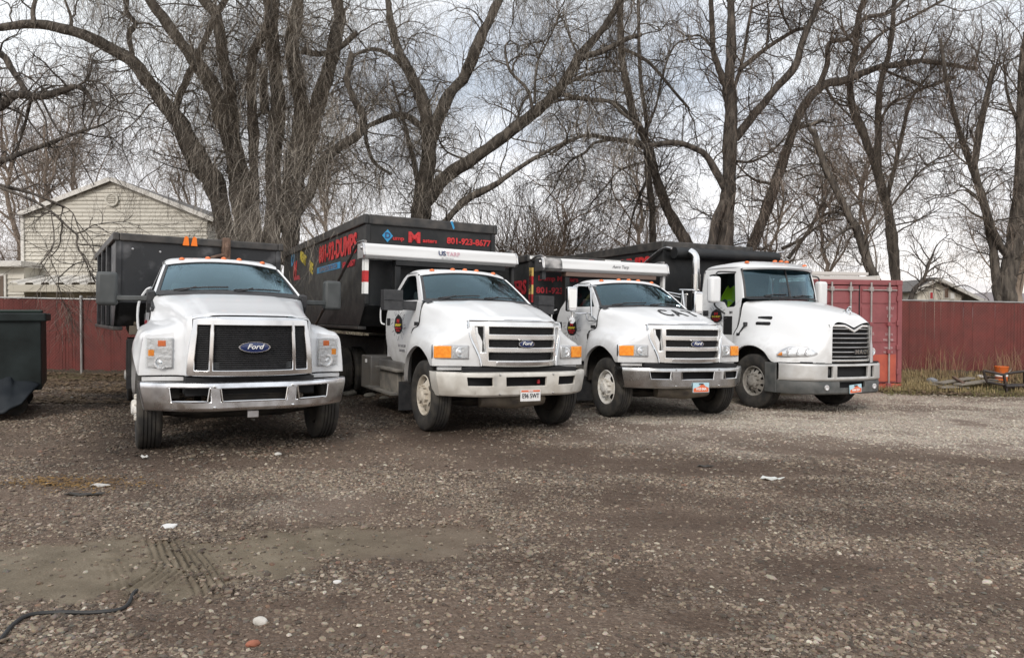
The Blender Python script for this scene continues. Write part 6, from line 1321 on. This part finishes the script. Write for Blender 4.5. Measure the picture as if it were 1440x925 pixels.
def mesh_np(name, VF, mat_, smooth=True):
    V = np.concatenate([v for v, f in VF]); o = 0; F = []
    for v, f in VF: F.append(f+o); o += len(v)
    F = np.concatenate(F).astype(np.int32); me = bpy.data.meshes.new(name); me.vertices.add(len(V)); me.vertices.foreach_set('co', V.astype(np.float32).ravel())
    me.loops.add(F.size); me.polygons.add(len(F)); me.loops.foreach_set('vertex_index', F.ravel()); me.polygons.foreach_set('loop_start', np.arange(0, F.size, 4, dtype=np.int32)); me.update()
    if smooth: me.shade_smooth()
    me.materials.append(mat_); return me
def sprout(r, P, R, per, lo, hi, len_, lv, rad, k, out=.9, up=.3, droop=0, wig=.25, tang=.5):
    # children along the parents P (m, kp, 3): returns polylines and radii
    m, kp = P.shape[:2]; sel = r.integers(0, m, per); t = r.uniform(lo, hi, per)*(kp-1); i = np.clip(t.astype(int), 0, kp-2); u = (t-i)[:, None]
    base = P[sel, i]*(1-u)+P[sel, i+1]*u; tan = P[sel, i+1]-P[sel, i]; tan /= np.linalg.norm(tan, axis=1, keepdims=True)+1e-9
    rd = r.normal(size=(per, 3)); rd -= tan*np.sum(rd*tan, 1, keepdims=True); rd /= np.linalg.norm(rd, axis=1, keepdims=True)+1e-9
    d = tan*tang+rd*out+np.array([0, 0, up]); d /= np.linalg.norm(d, axis=1, keepdims=True)
    L_ = len_*(1+lv*r.uniform(-1, 1, per)); rr = np.minimum(rad*r.uniform(.7, 1.3, per), R[sel, i]*.75); Q = np.empty((per, k, 3)); Q[:, 0] = base; st = (L_/(k-1))[:, None]
    for s in range(1, k):
        d = d+r.normal(size=(per, 3))*wig+np.array([0, 0, -droop*(s/(k-1))]); d /= np.linalg.norm(d, axis=1, keepdims=True); Q[:, s] = Q[:, s-1]+d*st
    return Q, rr[:, None]*np.linspace(1, .35, k)[None]
def resample(p, n): return catmull(np.asarray(p, float), n)
ZH = (0, 240, 4.625); ZB = (640, 180, 4.2875)
Z1, Z2, Z3 = (0, 0, 2.644), (400, 0, 2.644), (800, 0, 2.203)
def tree(label, depth, limbs, seed, n1=2.0, n2=6, n3=9, droop=.25, bark=m_bark, twig=m_twig, l1=1.8, l2=1.0, l3=.7, up1=.35, tw=.0052, trunk_first=1, group=None, name='bare_tree', ground=True, lo1=.12, wig=.22, lom=.35):
    r = np.random.default_rng(seed); objs = []; PL = []; tw *= .84
    base = None
    for li, lb in enumerate(limbs):
        zx, pts, w0, w1 = lb[:4]; dd = lb[4] if len(lb) > 4 else r.uniform(-1.0, 1.4)*(0 if li < trunk_first else 1); d0 = lb[5] if len(lb) > 5 else 0
        n = len(pts); P = np.array([at(zx[0]+x/zx[2], zx[1]+y/zx[2], depth+d0+dd*(i/(n-1))) for i, (x, y) in enumerate(pts)]); W_ = .86*np.linspace(w0, w1, n)/zx[2]*depth/FPX/2
        if li == 0:
            b0 = P[0].copy(); b0[2] = float(gz(b0[0], b0[1]))-.1
            if ground and P[0][2] > b0[2]+.4: P = np.concatenate([[b0, (b0+P[0])/2], P]); W_ = np.concatenate([[W_[0]*1.5, W_[0]*1.12], W_])
            base = b0
        k = max(10, int(np.linalg.norm(np.diff(P, axis=0), axis=1).sum()/.16)); PP = resample(P, k); WW = resample(W_[:, None], k)[:, 0]
        ar = np.arange(k); PP = PP+np.stack([np.convolve(r.normal(size=k+8), np.ones(9)/9, 'valid') for _ in range(3)], 1)*(WW[:, None]*.35+.012)*np.minimum(1, ar/4)[:, None]
        WW = WW*(1+.14*np.convolve(r.normal(size=k+4), np.ones(5)/5, 'valid')); PL.append((PP, np.maximum(WW, .012), li < trunk_first or w0 > 26))
    root = thing(name, label, 'tree', tuple(base), group=group); off = np.array(base)
    for PP, WW, main in PL:
        V, F = tubes(PP[None]-off, WW[None], 14 if WW.max() > .12 else 8)
        if main or WW.max() > .12: V = V+(np.stack([fbm(V[:, 0]*7+V[:, 1]*5, V[:, 2]*1.6, 3, 3), fbm(V[:, 1]*7+3, V[:, 2]*1.6+V[:, 0]*5, 3, 4), V[:, 2]*0+.5], 1)-.5)*np.repeat(WW, 14 if WW.max() > .12 else 8)[:, None]*.5
        o = bpy.data.objects.new('trunk' if main and not objs else 'limb', mesh_np('limb', [(V, F)], bark)); COL.objects.link(o); o.parent = root; objs.append(o)
    # secondary growth
    K = 30; LP = np.stack([resample(p, K) for p, w_, m_ in PL]); LR = np.stack([resample(w_[:, None], K)[:, 0] for p, w_, m_ in PL])
    A = []; AR = []
    for i in range(len(PL)):
        ln = np.linalg.norm(np.diff(LP[i], axis=0), axis=1).sum(); q, qr = sprout(r, LP[i:i+1], LR[i:i+1], max(2, int(ln*n1)), lo1 if not PL[i][2] else max(lo1, lom), 1.0, l1, .5, .023, 9, .9, up1, droop*.35, wig); A.append(q); AR.append(qr)
    A = np.concatenate(A); AR = np.concatenate(AR)
    n2 *= 1.25; n3 *= 1.6; B_, BR = sprout(r, A, AR, int(len(A)*n2), .12, 1, l2, .5, .0088, 7, .75, .12, droop*.7, .26, .7)
    C_, CR = sprout(r, B_, BR, int(len(B_)*n3), .1, 1, l3, .5, tw, 5, .7, .0, droop, .22, .8)
    D_, DR = sprout(r, A, AR, int(len(A)*n3*.6), .1, 1, l3, .5, tw, 5, .8, .0, droop, .22, .6)
    me = mesh_np('branches', [tubes(A-off, AR, 5), tubes(B_-off, np.maximum(BR, tw), 4)], bark if droop < .3 else bark); o = bpy.data.objects.new('branches', me); COL.objects.link(o); o.parent = root; o['kind'] = 'stuff'
    me = mesh_np('twigs', [tubes(C_-off, np.maximum(CR, tw*.6), 2), tubes(D_-off, np.maximum(DR, tw*.6), 2)], twig, False); o = bpy.data.objects.new('twigs', me); COL.objects.link(o); o.parent = root; o['kind'] = 'stuff'
    return root
D_ = dict
tree('dark bare tree whose branches reach in from beyond the left edge', 15.5, [(Z1, [(-330, 900), (-320, 600), (-250, 480), (-120, 430), (0, 395), (60, 352), (150, 358), (230, 335), (290, 322), (335, 362), (365, 430)], 62, 10, 0),
    (Z1, [(-310, 700), (-160, 640), (0, 600), (60, 580), (150, 545), (230, 515), (300, 490), (380, 465), (440, 430)], 34, 5, .6), (Z1, [(-300, 560), (-120, 220), (0, 200), (50, 270), (100, 345), (130, 370)], 40, 18, .4),
    (Z1, [(130, 368), (110, 380), (95, 450), (65, 545), (0, 620)], 16, 7), (Z1, [(150, 358), (190, 440), (240, 520), (300, 600), (350, 690)], 10, 3), (Z1, [(290, 322), (330, 300), (390, 318), (450, 390), (520, 470)], 11, 3), (Z1, [(130, 368), (170, 450), (180, 560), (230, 640)], 9, 3), (Z1, [(100, 345), (140, 300), (180, 260), (240, 240)], 7, 2), (Z1, [(-200, 650), (0, 690), (60, 700), (150, 730), (240, 770)], 24, 8), (ZH, [(-200, 60), (0, 110), (200, 190), (330, 265), (430, 360), (500, 420), (495, 480), (555, 580), (610, 650)], 26, 7, -1.), (ZH, [(200, 150), (380, 210), (470, 270), (500, 350), (540, 430), (630, 540)], 10, 4, -1.), (ZH, [(555, 590), (490, 605), (430, 650), (380, 700)], 7, 3, -.3, -1), (ZH, [(330, 265), (350, 400), (340, 500), (260, 610)], 7, 3, -.6, -.5)], 11, 1.8, 5, 7, .12, m_bark_d, m_twig_d, 1.2, .75, .5, .1, .0042, lo1=.35)
tree('massive many stemmed willow above the first two trucks with an arching left limb', 20.5, [
    (Z1, [(945, 985), (930, 860), (910, 760), (900, 690), (880, 640), (850, 500), (815, 385), (760, 290), (720, 225), (640, 110), (560, 0), (500, -90)], 110, 34, 0),
    (Z1, [(880, 960), (840, 850), (800, 700), (750, 610), (700, 520), (650, 430), (580, 340), (500, 245), (400, 178), (280, 122), (140, 95), (0, 105), (-80, 120)], 90, 26, -2.2),
    (Z1, [(502, 248), (488, 180), (480, 130), (505, 88), (470, 45), (476, 0), (470, -60)], 24, 14, .3, -1.2), (Z1, [(260, 112), (264, 70), (240, 0), (230, -40)], 14, 9, .3, -1.8), (Z1, [(128, 92), (125, 40), (140, -20)], 20, 12, .2, -2), (Z1, [(505, 88), (560, 90), (600, 130)], 8, 3, .2, -1.2),
    (Z1, [(920, 800), (880, 600), (865, 500), (850, 330), (820, 180), (795, 60), (740, -20)], 70, 36, .4), (Z1, [(720, 640), (650, 440), (690, 310), (750, 180), (800, 60), (850, -20)], 30, 26, -.6, -.4),
    (Z1, [(950, 880), (940, 600), (940, 430), (935, 280), (940, 190), (970, 135), (1000, 60), (985, -30)], 44, 36, -.8), (Z1, [(1000, 960), (1030, 800), (1020, 600), (1030, 420), (1020, 250), (1010, 120), (1020, -20)], 74, 48, 0),
    (Z1, [(1040, 980), (1080, 860), (1090, 640), (1120, 460), (1110, 300), (1090, 150), (1110, -20)], 90, 54, .8), (Z1, [(1080, 800), (1110, 640), (1150, 500), (1200, 330), (1230, 210), (1260, 60), (1250, -30)], 80, 50, .5),
    (Z1, [(1070, 960), (1090, 820), (1150, 720), (1200, 610), (1262, 550), (1338, 498), (1348, 440), (1320, 380), (1290, 300), (1310, 200)], 52, 22, -1), (Z1, [(1130, 190), (1190, 200), (1260, 180), (1330, 120)], 30, 20, -.6), (Z1, [(985, 420), (980, 330), (984, 250)], 36, 26, -.3), (Z1, [(1000, 420), (1015, 560), (1025, 690), (1030, 790)], 10, 3, -4.0, -.5), (Z1, [(1130, 520), (1120, 640), (1095, 740), (1080, 800)], 8, 3, -4.4, -.5)], 12, 2.9, 6.5, 9.8, .30, m_bark, m_twig, 1.7, 1.2, 1.0, .25, .0042, lom=.16, wig=.32)
tree('bare tree with a long limb slanting up to the right behind the second truck', 22, [
    (Z2, [(500, 860), (500, 790), (515, 690), (540, 560), (530, 460), (510, 380), (470, 290), (430, 200), (400, 90), (380, -20)], 92, 24, 0),
    (Z2, [(525, 750), (600, 665), (700, 590), (820, 500), (920, 430), (1010, 350), (1060, 270), (1100, 200), (1180, 110), (1250, 0), (1290, -60)], 62, 22, -1.5), (Z2, [(1095, 215), (1180, 190), (1269, 145), (1330, 130)], 28, 16, -.4, -1.2),
    (Z2, [(540, 540), (600, 370), (680, 270), (740, 130), (800, 0), (820, -40)], 56, 30, .8), (Z2, [(560, 870), (600, 822), (680, 740), (780, 690), (880, 620), (1000, 550), (1060, 520)], 38, 8, -1.2), (Z2, [(520, 480), (440, 425), (345, 452), (300, 490), (330, 600), (400, 650)], 32, 12, .8),
    (Z2, [(925, 430), (905, 335), (840, 265), (820, 180), (840, 150)], 16, 6, .6, -.8), (Z2, [(1035, 352), (1130, 372), (1210, 380), (1269, 430), (1330, 470)], 18, 10, -.4, -1), (Z2, [(1055, 310), (1110, 282), (1180, 265), (1260, 268)], 16, 6, .6, -1), (Z2, [(930, 385), (938, 240), (990, 130), (1030, 45)], 13, 5, .8, -.8), (Z2, [(860, 470), (880, 400), (920, 345), (985, 350)], 12, 5), (Z2, [(1090, 200), (1060, 140), (1030, 60)], 10, 4), (Z2, [(690, 600), (600, 560), (560, 480)], 12, 5), (Z2, [(470, 290), (420, 220), (340, 180), (250, 210)], 26, 12, .5), (Z2, [(500, 700), (470, 560), (440, 440), (400, 300)], 24, 10, .6)], 13, 3.2, 6.5, 10, .30, m_bark, m_twig, 1.7, 1.15, .95, .25, .0042, lom=.15, wig=.3)
tree('twin stemmed dark tree rising behind the third truck', 25, [
    (Z3, [(375, 790), (340, 710), (300, 640), (262, 530), (238, 440), (200, 350), (172, 230), (160, 100), (165, -20)], 40, 20, 0), (Z3, [(262, 800), (258, 700), (254, 640), (244, 540), (238, 460), (225, 400)], 28, 14, 0), (Z3, [(238, 450), (238, 350), (218, 200), (215, -20)], 16, 12, .6),
    (Z3, [(232, 445), (130, 430), (60, 420), (0, 440), (-60, 480)], 19, 8, -.6), (Z3, [(205, 380), (160, 330), (110, 310), (0, 308), (-50, 320)], 15, 7, .6), (Z3, [(165, 150), (240, 190), (290, 240), (350, 310), (372, 335)], 14, 8, -.8), (Z3, [(240, 400), (270, 330), (290, 240), (330, 140), (400, 120)], 10, 5), (Z3, [(240, 560), (200, 660), (180, 760)], 10, 5), (Z3, [(170, 230), (120, 180), (60, 190)], 9, 4), (ZB, [(1120, 110), (1000, 72), (850, 85), (780, 150), (690, 200), (640, 270), (590, 380), (500, 490)], 26, 5, -1.2), (ZB, [(760, 165), (785, 250), (730, 360), (690, 420), (640, 450)], 10, 3, -.4, -.8), (ZB, [(1150, 200), (1000, 250), (920, 340), (820, 460), (780, 560), (740, 680)], 14, 4, -.8), (ZB, [(690, 200), (660, 300), (620, 420)], 7, 3, -.3, -.8), (ZB, [(1170, 300), (1090, 420), (1010, 520), (960, 640)], 12, 4, -.5)], 14, 2.5, 6.3, 8, .25, m_bark_d, m_twig_d, 1.6, .9, .65, .2, .0048, trunk_first=2)
tree('tall straight dark tree behind the rightmost truck, with a limb arching left', 23, [
    (Z3, [(480, 830), (488, 740), (495, 600), (500, 430), (500, 330), (495, 255), (500, 180), (505, 60), (500, -30)], 62, 26, 0), (Z3, [(488, 270), (460, 200), (445, 150), (440, -20)], 24, 18, .5), (Z3, [(515, 430), (560, 370), (600, 320), (650, 262), (700, 205), (720, 130), (755, 50), (780, -20)], 32, 20, -.8), (Z3, [(530, 215), (600, 158), (690, 100), (735, 88)], 16, 12, .4),
    (Z3, [(490, 600), (460, 545), (430, 490), (385, 458), (330, 442), (250, 450), (220, 455)], 27, 16, -.6), (Z3, [(440, 770), (455, 690), (480, 620)], 28, 30, 0, -.3), (Z3, [(510, 280), (540, 180), (560, 60), (575, -20)], 14, 8), (Z3, [(520, 500), (570, 500), (640, 460), (700, 380)], 10, 5), (Z3, [(445, 150), (400, 110), (350, 130)], 10, 4), (Z3, [(690, 100), (660, 40), (640, -20)], 10, 5), (Z3, [(610, 160), (620, 60), (610, -20)], 9, 5)], 15, 2.7, 6.3, 8, .24, m_bark_d, m_twig_b, 1.6, 1.0, .75, .2, .0048, lom=.14, wig=.28)
tree('leaning forked tree with long limbs spreading to the upper right', 24, [
    (Z3, [(540, 830), (575, 750), (610, 650), (640, 560), (680, 440), (720, 340), (790, 262), (860, 248), (950, 210), (1040, 198), (1100, 190), (1180, 200), (1270, 212)], 46, 12, 0), (Z3, [(768, 285), (800, 205), (808, 135), (868, 122), (912, 60), (990, 40), (1060, -20)], 22, 12, -.6), (Z3, [(700, 400), (770, 380), (790, 372)], 14, 9, -.4), (Z3, [(860, 248), (900, 180), (960, 110), (1050, 60), (1180, -10)], 15, 8, .5),
    (Z3, [(640, 570), (580, 560), (540, 530), (500, 480)], 11, 5), (Z3, [(660, 770), (720, 740), (790, 690), (850, 680)], 12, 7, .3), (Z3, [(680, 800), (740, 720), (800, 600), (820, 560)], 15, 8, .4), (Z3, [(720, 430), (780, 470), (840, 540)], 9, 4), (Z3, [(950, 210), (1030, 240), (1110, 270), (1200, 235)], 10, 5), (Z3, [(790, 262), (830, 320), (900, 330)], 11, 5)], 16, 2.7, 6.3, 8, .2, m_bark_d, m_twig_b, 1.7, 1.0, .75, .25, .0048, lom=.14, wig=.28)
tree('broken topped tree leaning left behind the red container', 22, [
    (Z3, [(985, 930), (950, 868), (925, 800), (900, 730), (860, 650), (800, 520), (760, 405)], 38, 22, 0), (Z3, [(765, 420), (745, 392), (780, 372)], 20, 8, 0), (Z3, [(860, 660), (800, 660), (740, 700), (690, 730)], 10, 5), (Z3, [(880, 700), (820, 740), (770, 800)], 12, 6), (Z3, [(870, 640), (920, 620), (1000, 640)], 8, 4), (Z3, [(820, 560), (760, 540), (700, 560)], 8, 4)], 17, 2.2, 6, 7, .2, m_bark, m_twig_b, 1.3, .8, .55, .2, .0046)
tree('slender upright tree rising directly behind the right corner of the container', 25, [
    (Z3, [(1015, 940), (1010, 860), (998, 740), (985, 640), (955, 520), (905, 400), (872, 285), (888, 150), (900, 40), (930, -20)], 40, 14, 0), (Z3, [(958, 525), (960, 350), (970, 240), (1000, 100), (1010, -20)], 25, 14, .6), (Z3, [(985, 620), (1020, 460), (1060, 310), (1110, 270), (1200, 240)], 18, 7, -.6), (Z3, [(905, 400), (860, 350), (820, 310)], 9, 4), (Z3, [(960, 380), (1000, 320), (1060, 290), (1130, 220)], 10, 4), (Z3, [(890, 150), (850, 90), (840, 20)], 9, 5), (Z3, [(1000, 640), (1060, 560), (1130, 500), (1190, 480)], 8, 4), (Z3, [(1000, 700), (1080, 680), (1160, 640)], 6, 3)], 18, 2.6, 6.5, 8, .12, m_bark, m_twig_b, 1.7, .95, .65, .35, .0046)
tree('thick forked tree standing behind the right fence near the picture edge', 22, [
    (Z3, [(1360, 960), (1358, 900), (1372, 820), (1390, 700), (1398, 560), (1400, 400), (1405, 250), (1420, 100)], 66, 26, 0), (Z3, [(1335, 940), (1325, 860), (1310, 740), (1285, 620), (1245, 510), (1205, 400), (1170, 260), (1150, 120)], 36, 10, .5), (Z3, [(1345, 900), (1370, 820), (1340, 760), (1300, 660), (1260, 520), (1262, 420), (1290, 300), (1320, 200)], 24, 10, -.4), (Z3, [(1262, 510), (1280, 400), (1300, 300), (1330, 180)], 13, 6), (Z3, [(1290, 640), (1230, 590), (1180, 600)], 8, 4), (Z3, [(1395, 640), (1440, 540), (1480, 430)], 22, 10), (Z3, [(1385, 760), (1440, 700), (1500, 660)], 20, 10), (Z3, [(1250, 520), (1200, 480), (1150, 420), (1090, 400)], 8, 3), (Z3, [(1400, 400), (1360, 300), (1350, 200)], 14, 6)], 19, 2.4, 6.5, 8, .08, m_bark, m_twig_b, 1.7, 1.0, .7, .35, .0046)
tree('small dark crooked tree just behind the right fence next to the container', 20.5, [
    ((0, 0, 1), [(1277, 436), (1280, 421), (1287, 405), (1296, 396), (1304, 380), (1309, 364)], 9, 4, 0), ((0, 0, 1), [(1297, 396), (1310, 394), (1324, 398)], 4, 1.5, 0), ((0, 0, 1), [(1300, 386), (1320, 372), (1345, 366)], 3, 1), ((0, 0, 1), [(1305, 378), (1290, 360), (1280, 345)], 3, 1), ((0, 0, 1), [(1309, 364), (1318, 345), (1335, 330)], 3, 1), ((0, 0, 1), [(1340, 404), (1360, 402), (1385, 416)], 2, 1)], 20, 3, 4, 5, .1, m_bark_d, m_twig_b, .9, .6, .4, .3, .0040)
# ---------------------------------------------------------------- thinner trees and thickets further back
r_ = np.random.default_rng(99)
def far_tree(x, y, h, seed, label, grp, n=1.0, twig=m_twig_b):
    r = np.random.default_rng(seed); z0 = float(gz(x, y)); k = 14; t = np.linspace(0, 1, k)
    P = np.stack([x+np.cumsum(r.normal(0, .13, k))*h/9, y+np.cumsum(r.normal(0, .1, k)), z0-.1+t*h*.85], 1)[None]; R = (h*.016*(1-.8*t))[None]
    A, AR = sprout(r, P, R, int(16*n), .22, 1, h*.34, .4, .06, 9, .7, .55, 0, .16, .5); B_, BR = sprout(r, np.concatenate([A]), AR, int(120*n), .15, 1, h*.16, .5, .018, 7, .8, .25, .05, .22)
    C_, CR = sprout(r, B_, BR, int(900*n), .1, 1, h*.085, .5, .0085, 5, .8, .1, .12, .25); E_, ER = sprout(r, C_, CR, int(2600*n), .1, 1, h*.06, .5, .0068, 4, .8, 0, .15, .25)
    o = thing('bare_tree', label, 'tree', (x, y, z0), group=grp); off = np.array([x, y, z0])
    for nm, q, mm in (('trunk', [tubes(P-off, R, 8), tubes(A-off, AR, 5)], m_twig_b), ('twigs', [tubes(B_-off, BR, 4), tubes(C_-off, np.maximum(CR, .006), 3), tubes(E_-off, np.maximum(ER, .005), 2)], twig)):  # trunks take the paler twig colour, distance haze put into the material
        b = bpy.data.objects.new(nm, mesh_np(nm, q, mm)); COL.objects.link(b); b.parent = o
        if nm == 'twigs': b['kind'] = 'stuff'
FAR = ((25, 36, 13, 'above the shed at the left edge'), (62, 33, 12, 'above the left eave of the beige house'), (92, 37, 12.5, 'just left of the beige gable peak, behind the roof'), (262, 36, 10, 'behind the right roof slope of the beige house'), (450, 34, 11, 'between the willow and the diagonal limbed tree'), (765, 36, 9, 'above the rounded heap of dry vines'), (905, 36, 11, 'behind the twin stemmed dark tree'), (1090, 35, 9.5, 'behind the forked tree above the rightmost cab'), (1180, 37, 11, 'beyond the leaning broken topped tree'), (1240, 36, 11.5, 'just right of the slender tree at the container'), (1432, 36, 12, 'half hidden by the thick forked tree at the right edge'))
for i, (u, y, h, lab) in enumerate(FAR): far_tree((u-720)/FPX*y, y, h, 200+i, 'thin bare tree '+lab, 'thin bare trees beyond the yard')
def thicket(name, label, n, xr, yr, hmax, seed, twig, dome=None):
    r = np.random.default_rng(seed); k = 7; X = r.uniform(*xr, n); Y = r.uniform(*yr, n)
    if dome: cx, cy, rx, rz = dome; a = r.uniform(0, 2*pi, n); q = np.sqrt(r.uniform(0, 1, n)); X = cx+rx*q*np.cos(a); Y = cy+rx*q*np.sin(a)
    Z = np.array(gz(X, Y)); h = hmax*(.35+.65*fbm(X*.5, Y*.5, 3, seed))*r.uniform(.6, 1, n)
    if dome: h = np.sqrt(np.maximum(.02, 1-q*q))*rz*r.uniform(.8, 1.05, n)
    d = r.normal(size=(n, 3))*np.array([.35, .35, .1])+np.array([0, 0, 1]); P = np.empty((n, k, 3)); P[:, 0] = np.stack([X, Y, Z], 1)
    for s in range(1, k):
        d = d+r.normal(size=(n, 3))*.22+(np.array([0, 0, -.25*s/k]) if dome else 0); d /= np.linalg.norm(d, axis=1, keepdims=True); P[:, s] = P[:, s-1]+d*(h/(k-1))[:, None]
    R = np.full((n, k), .014)*np.linspace(1, .4, k); B_, BR = sprout(r, P, R, n*7, .2, 1, hmax*.22, .5, .007, 5, .8, .15, .2, .25); C_, CR = sprout(r, B_, BR, n*16, .1, 1, hmax*.13, .5, .006, 4, .8, 0, .2, .25)
    me = mesh_np(name, [tubes(P, R, 3), tubes(B_, BR, 2), tubes(C_, np.maximum(CR, .004), 2)], twig); o = bpy.data.objects.new(name, me); COL.objects.link(o); o['label'] = label; o['category'] = 'bushes'; o['kind'] = 'stuff'
thicket('thicket', 'tangle of bare brown bushes far behind the trucks', 650, (-18, 13), (28, 33), 4.6, 5, m_twig_b)
thicket('thicket', 'dense brown bushes and saplings left of the beige house', 420, (-25.5, -20.4), (31, 35), 7.5, 15, m_twig_b)
thicket('brush_pile', 'rounded heap of dry brown vines behind the second and third trucks', 1500, (0, 1), (0, 1), 3.4, 6, m_twig_v, ((738-720)/FPX*26, 26.5, 2.7, 8.2))
thicket('thicket', 'taller brown thicket between the second and fourth dumpsters', 420, (-1.5, 8.5), (27, 31), 7.5, 25, m_twig_b)
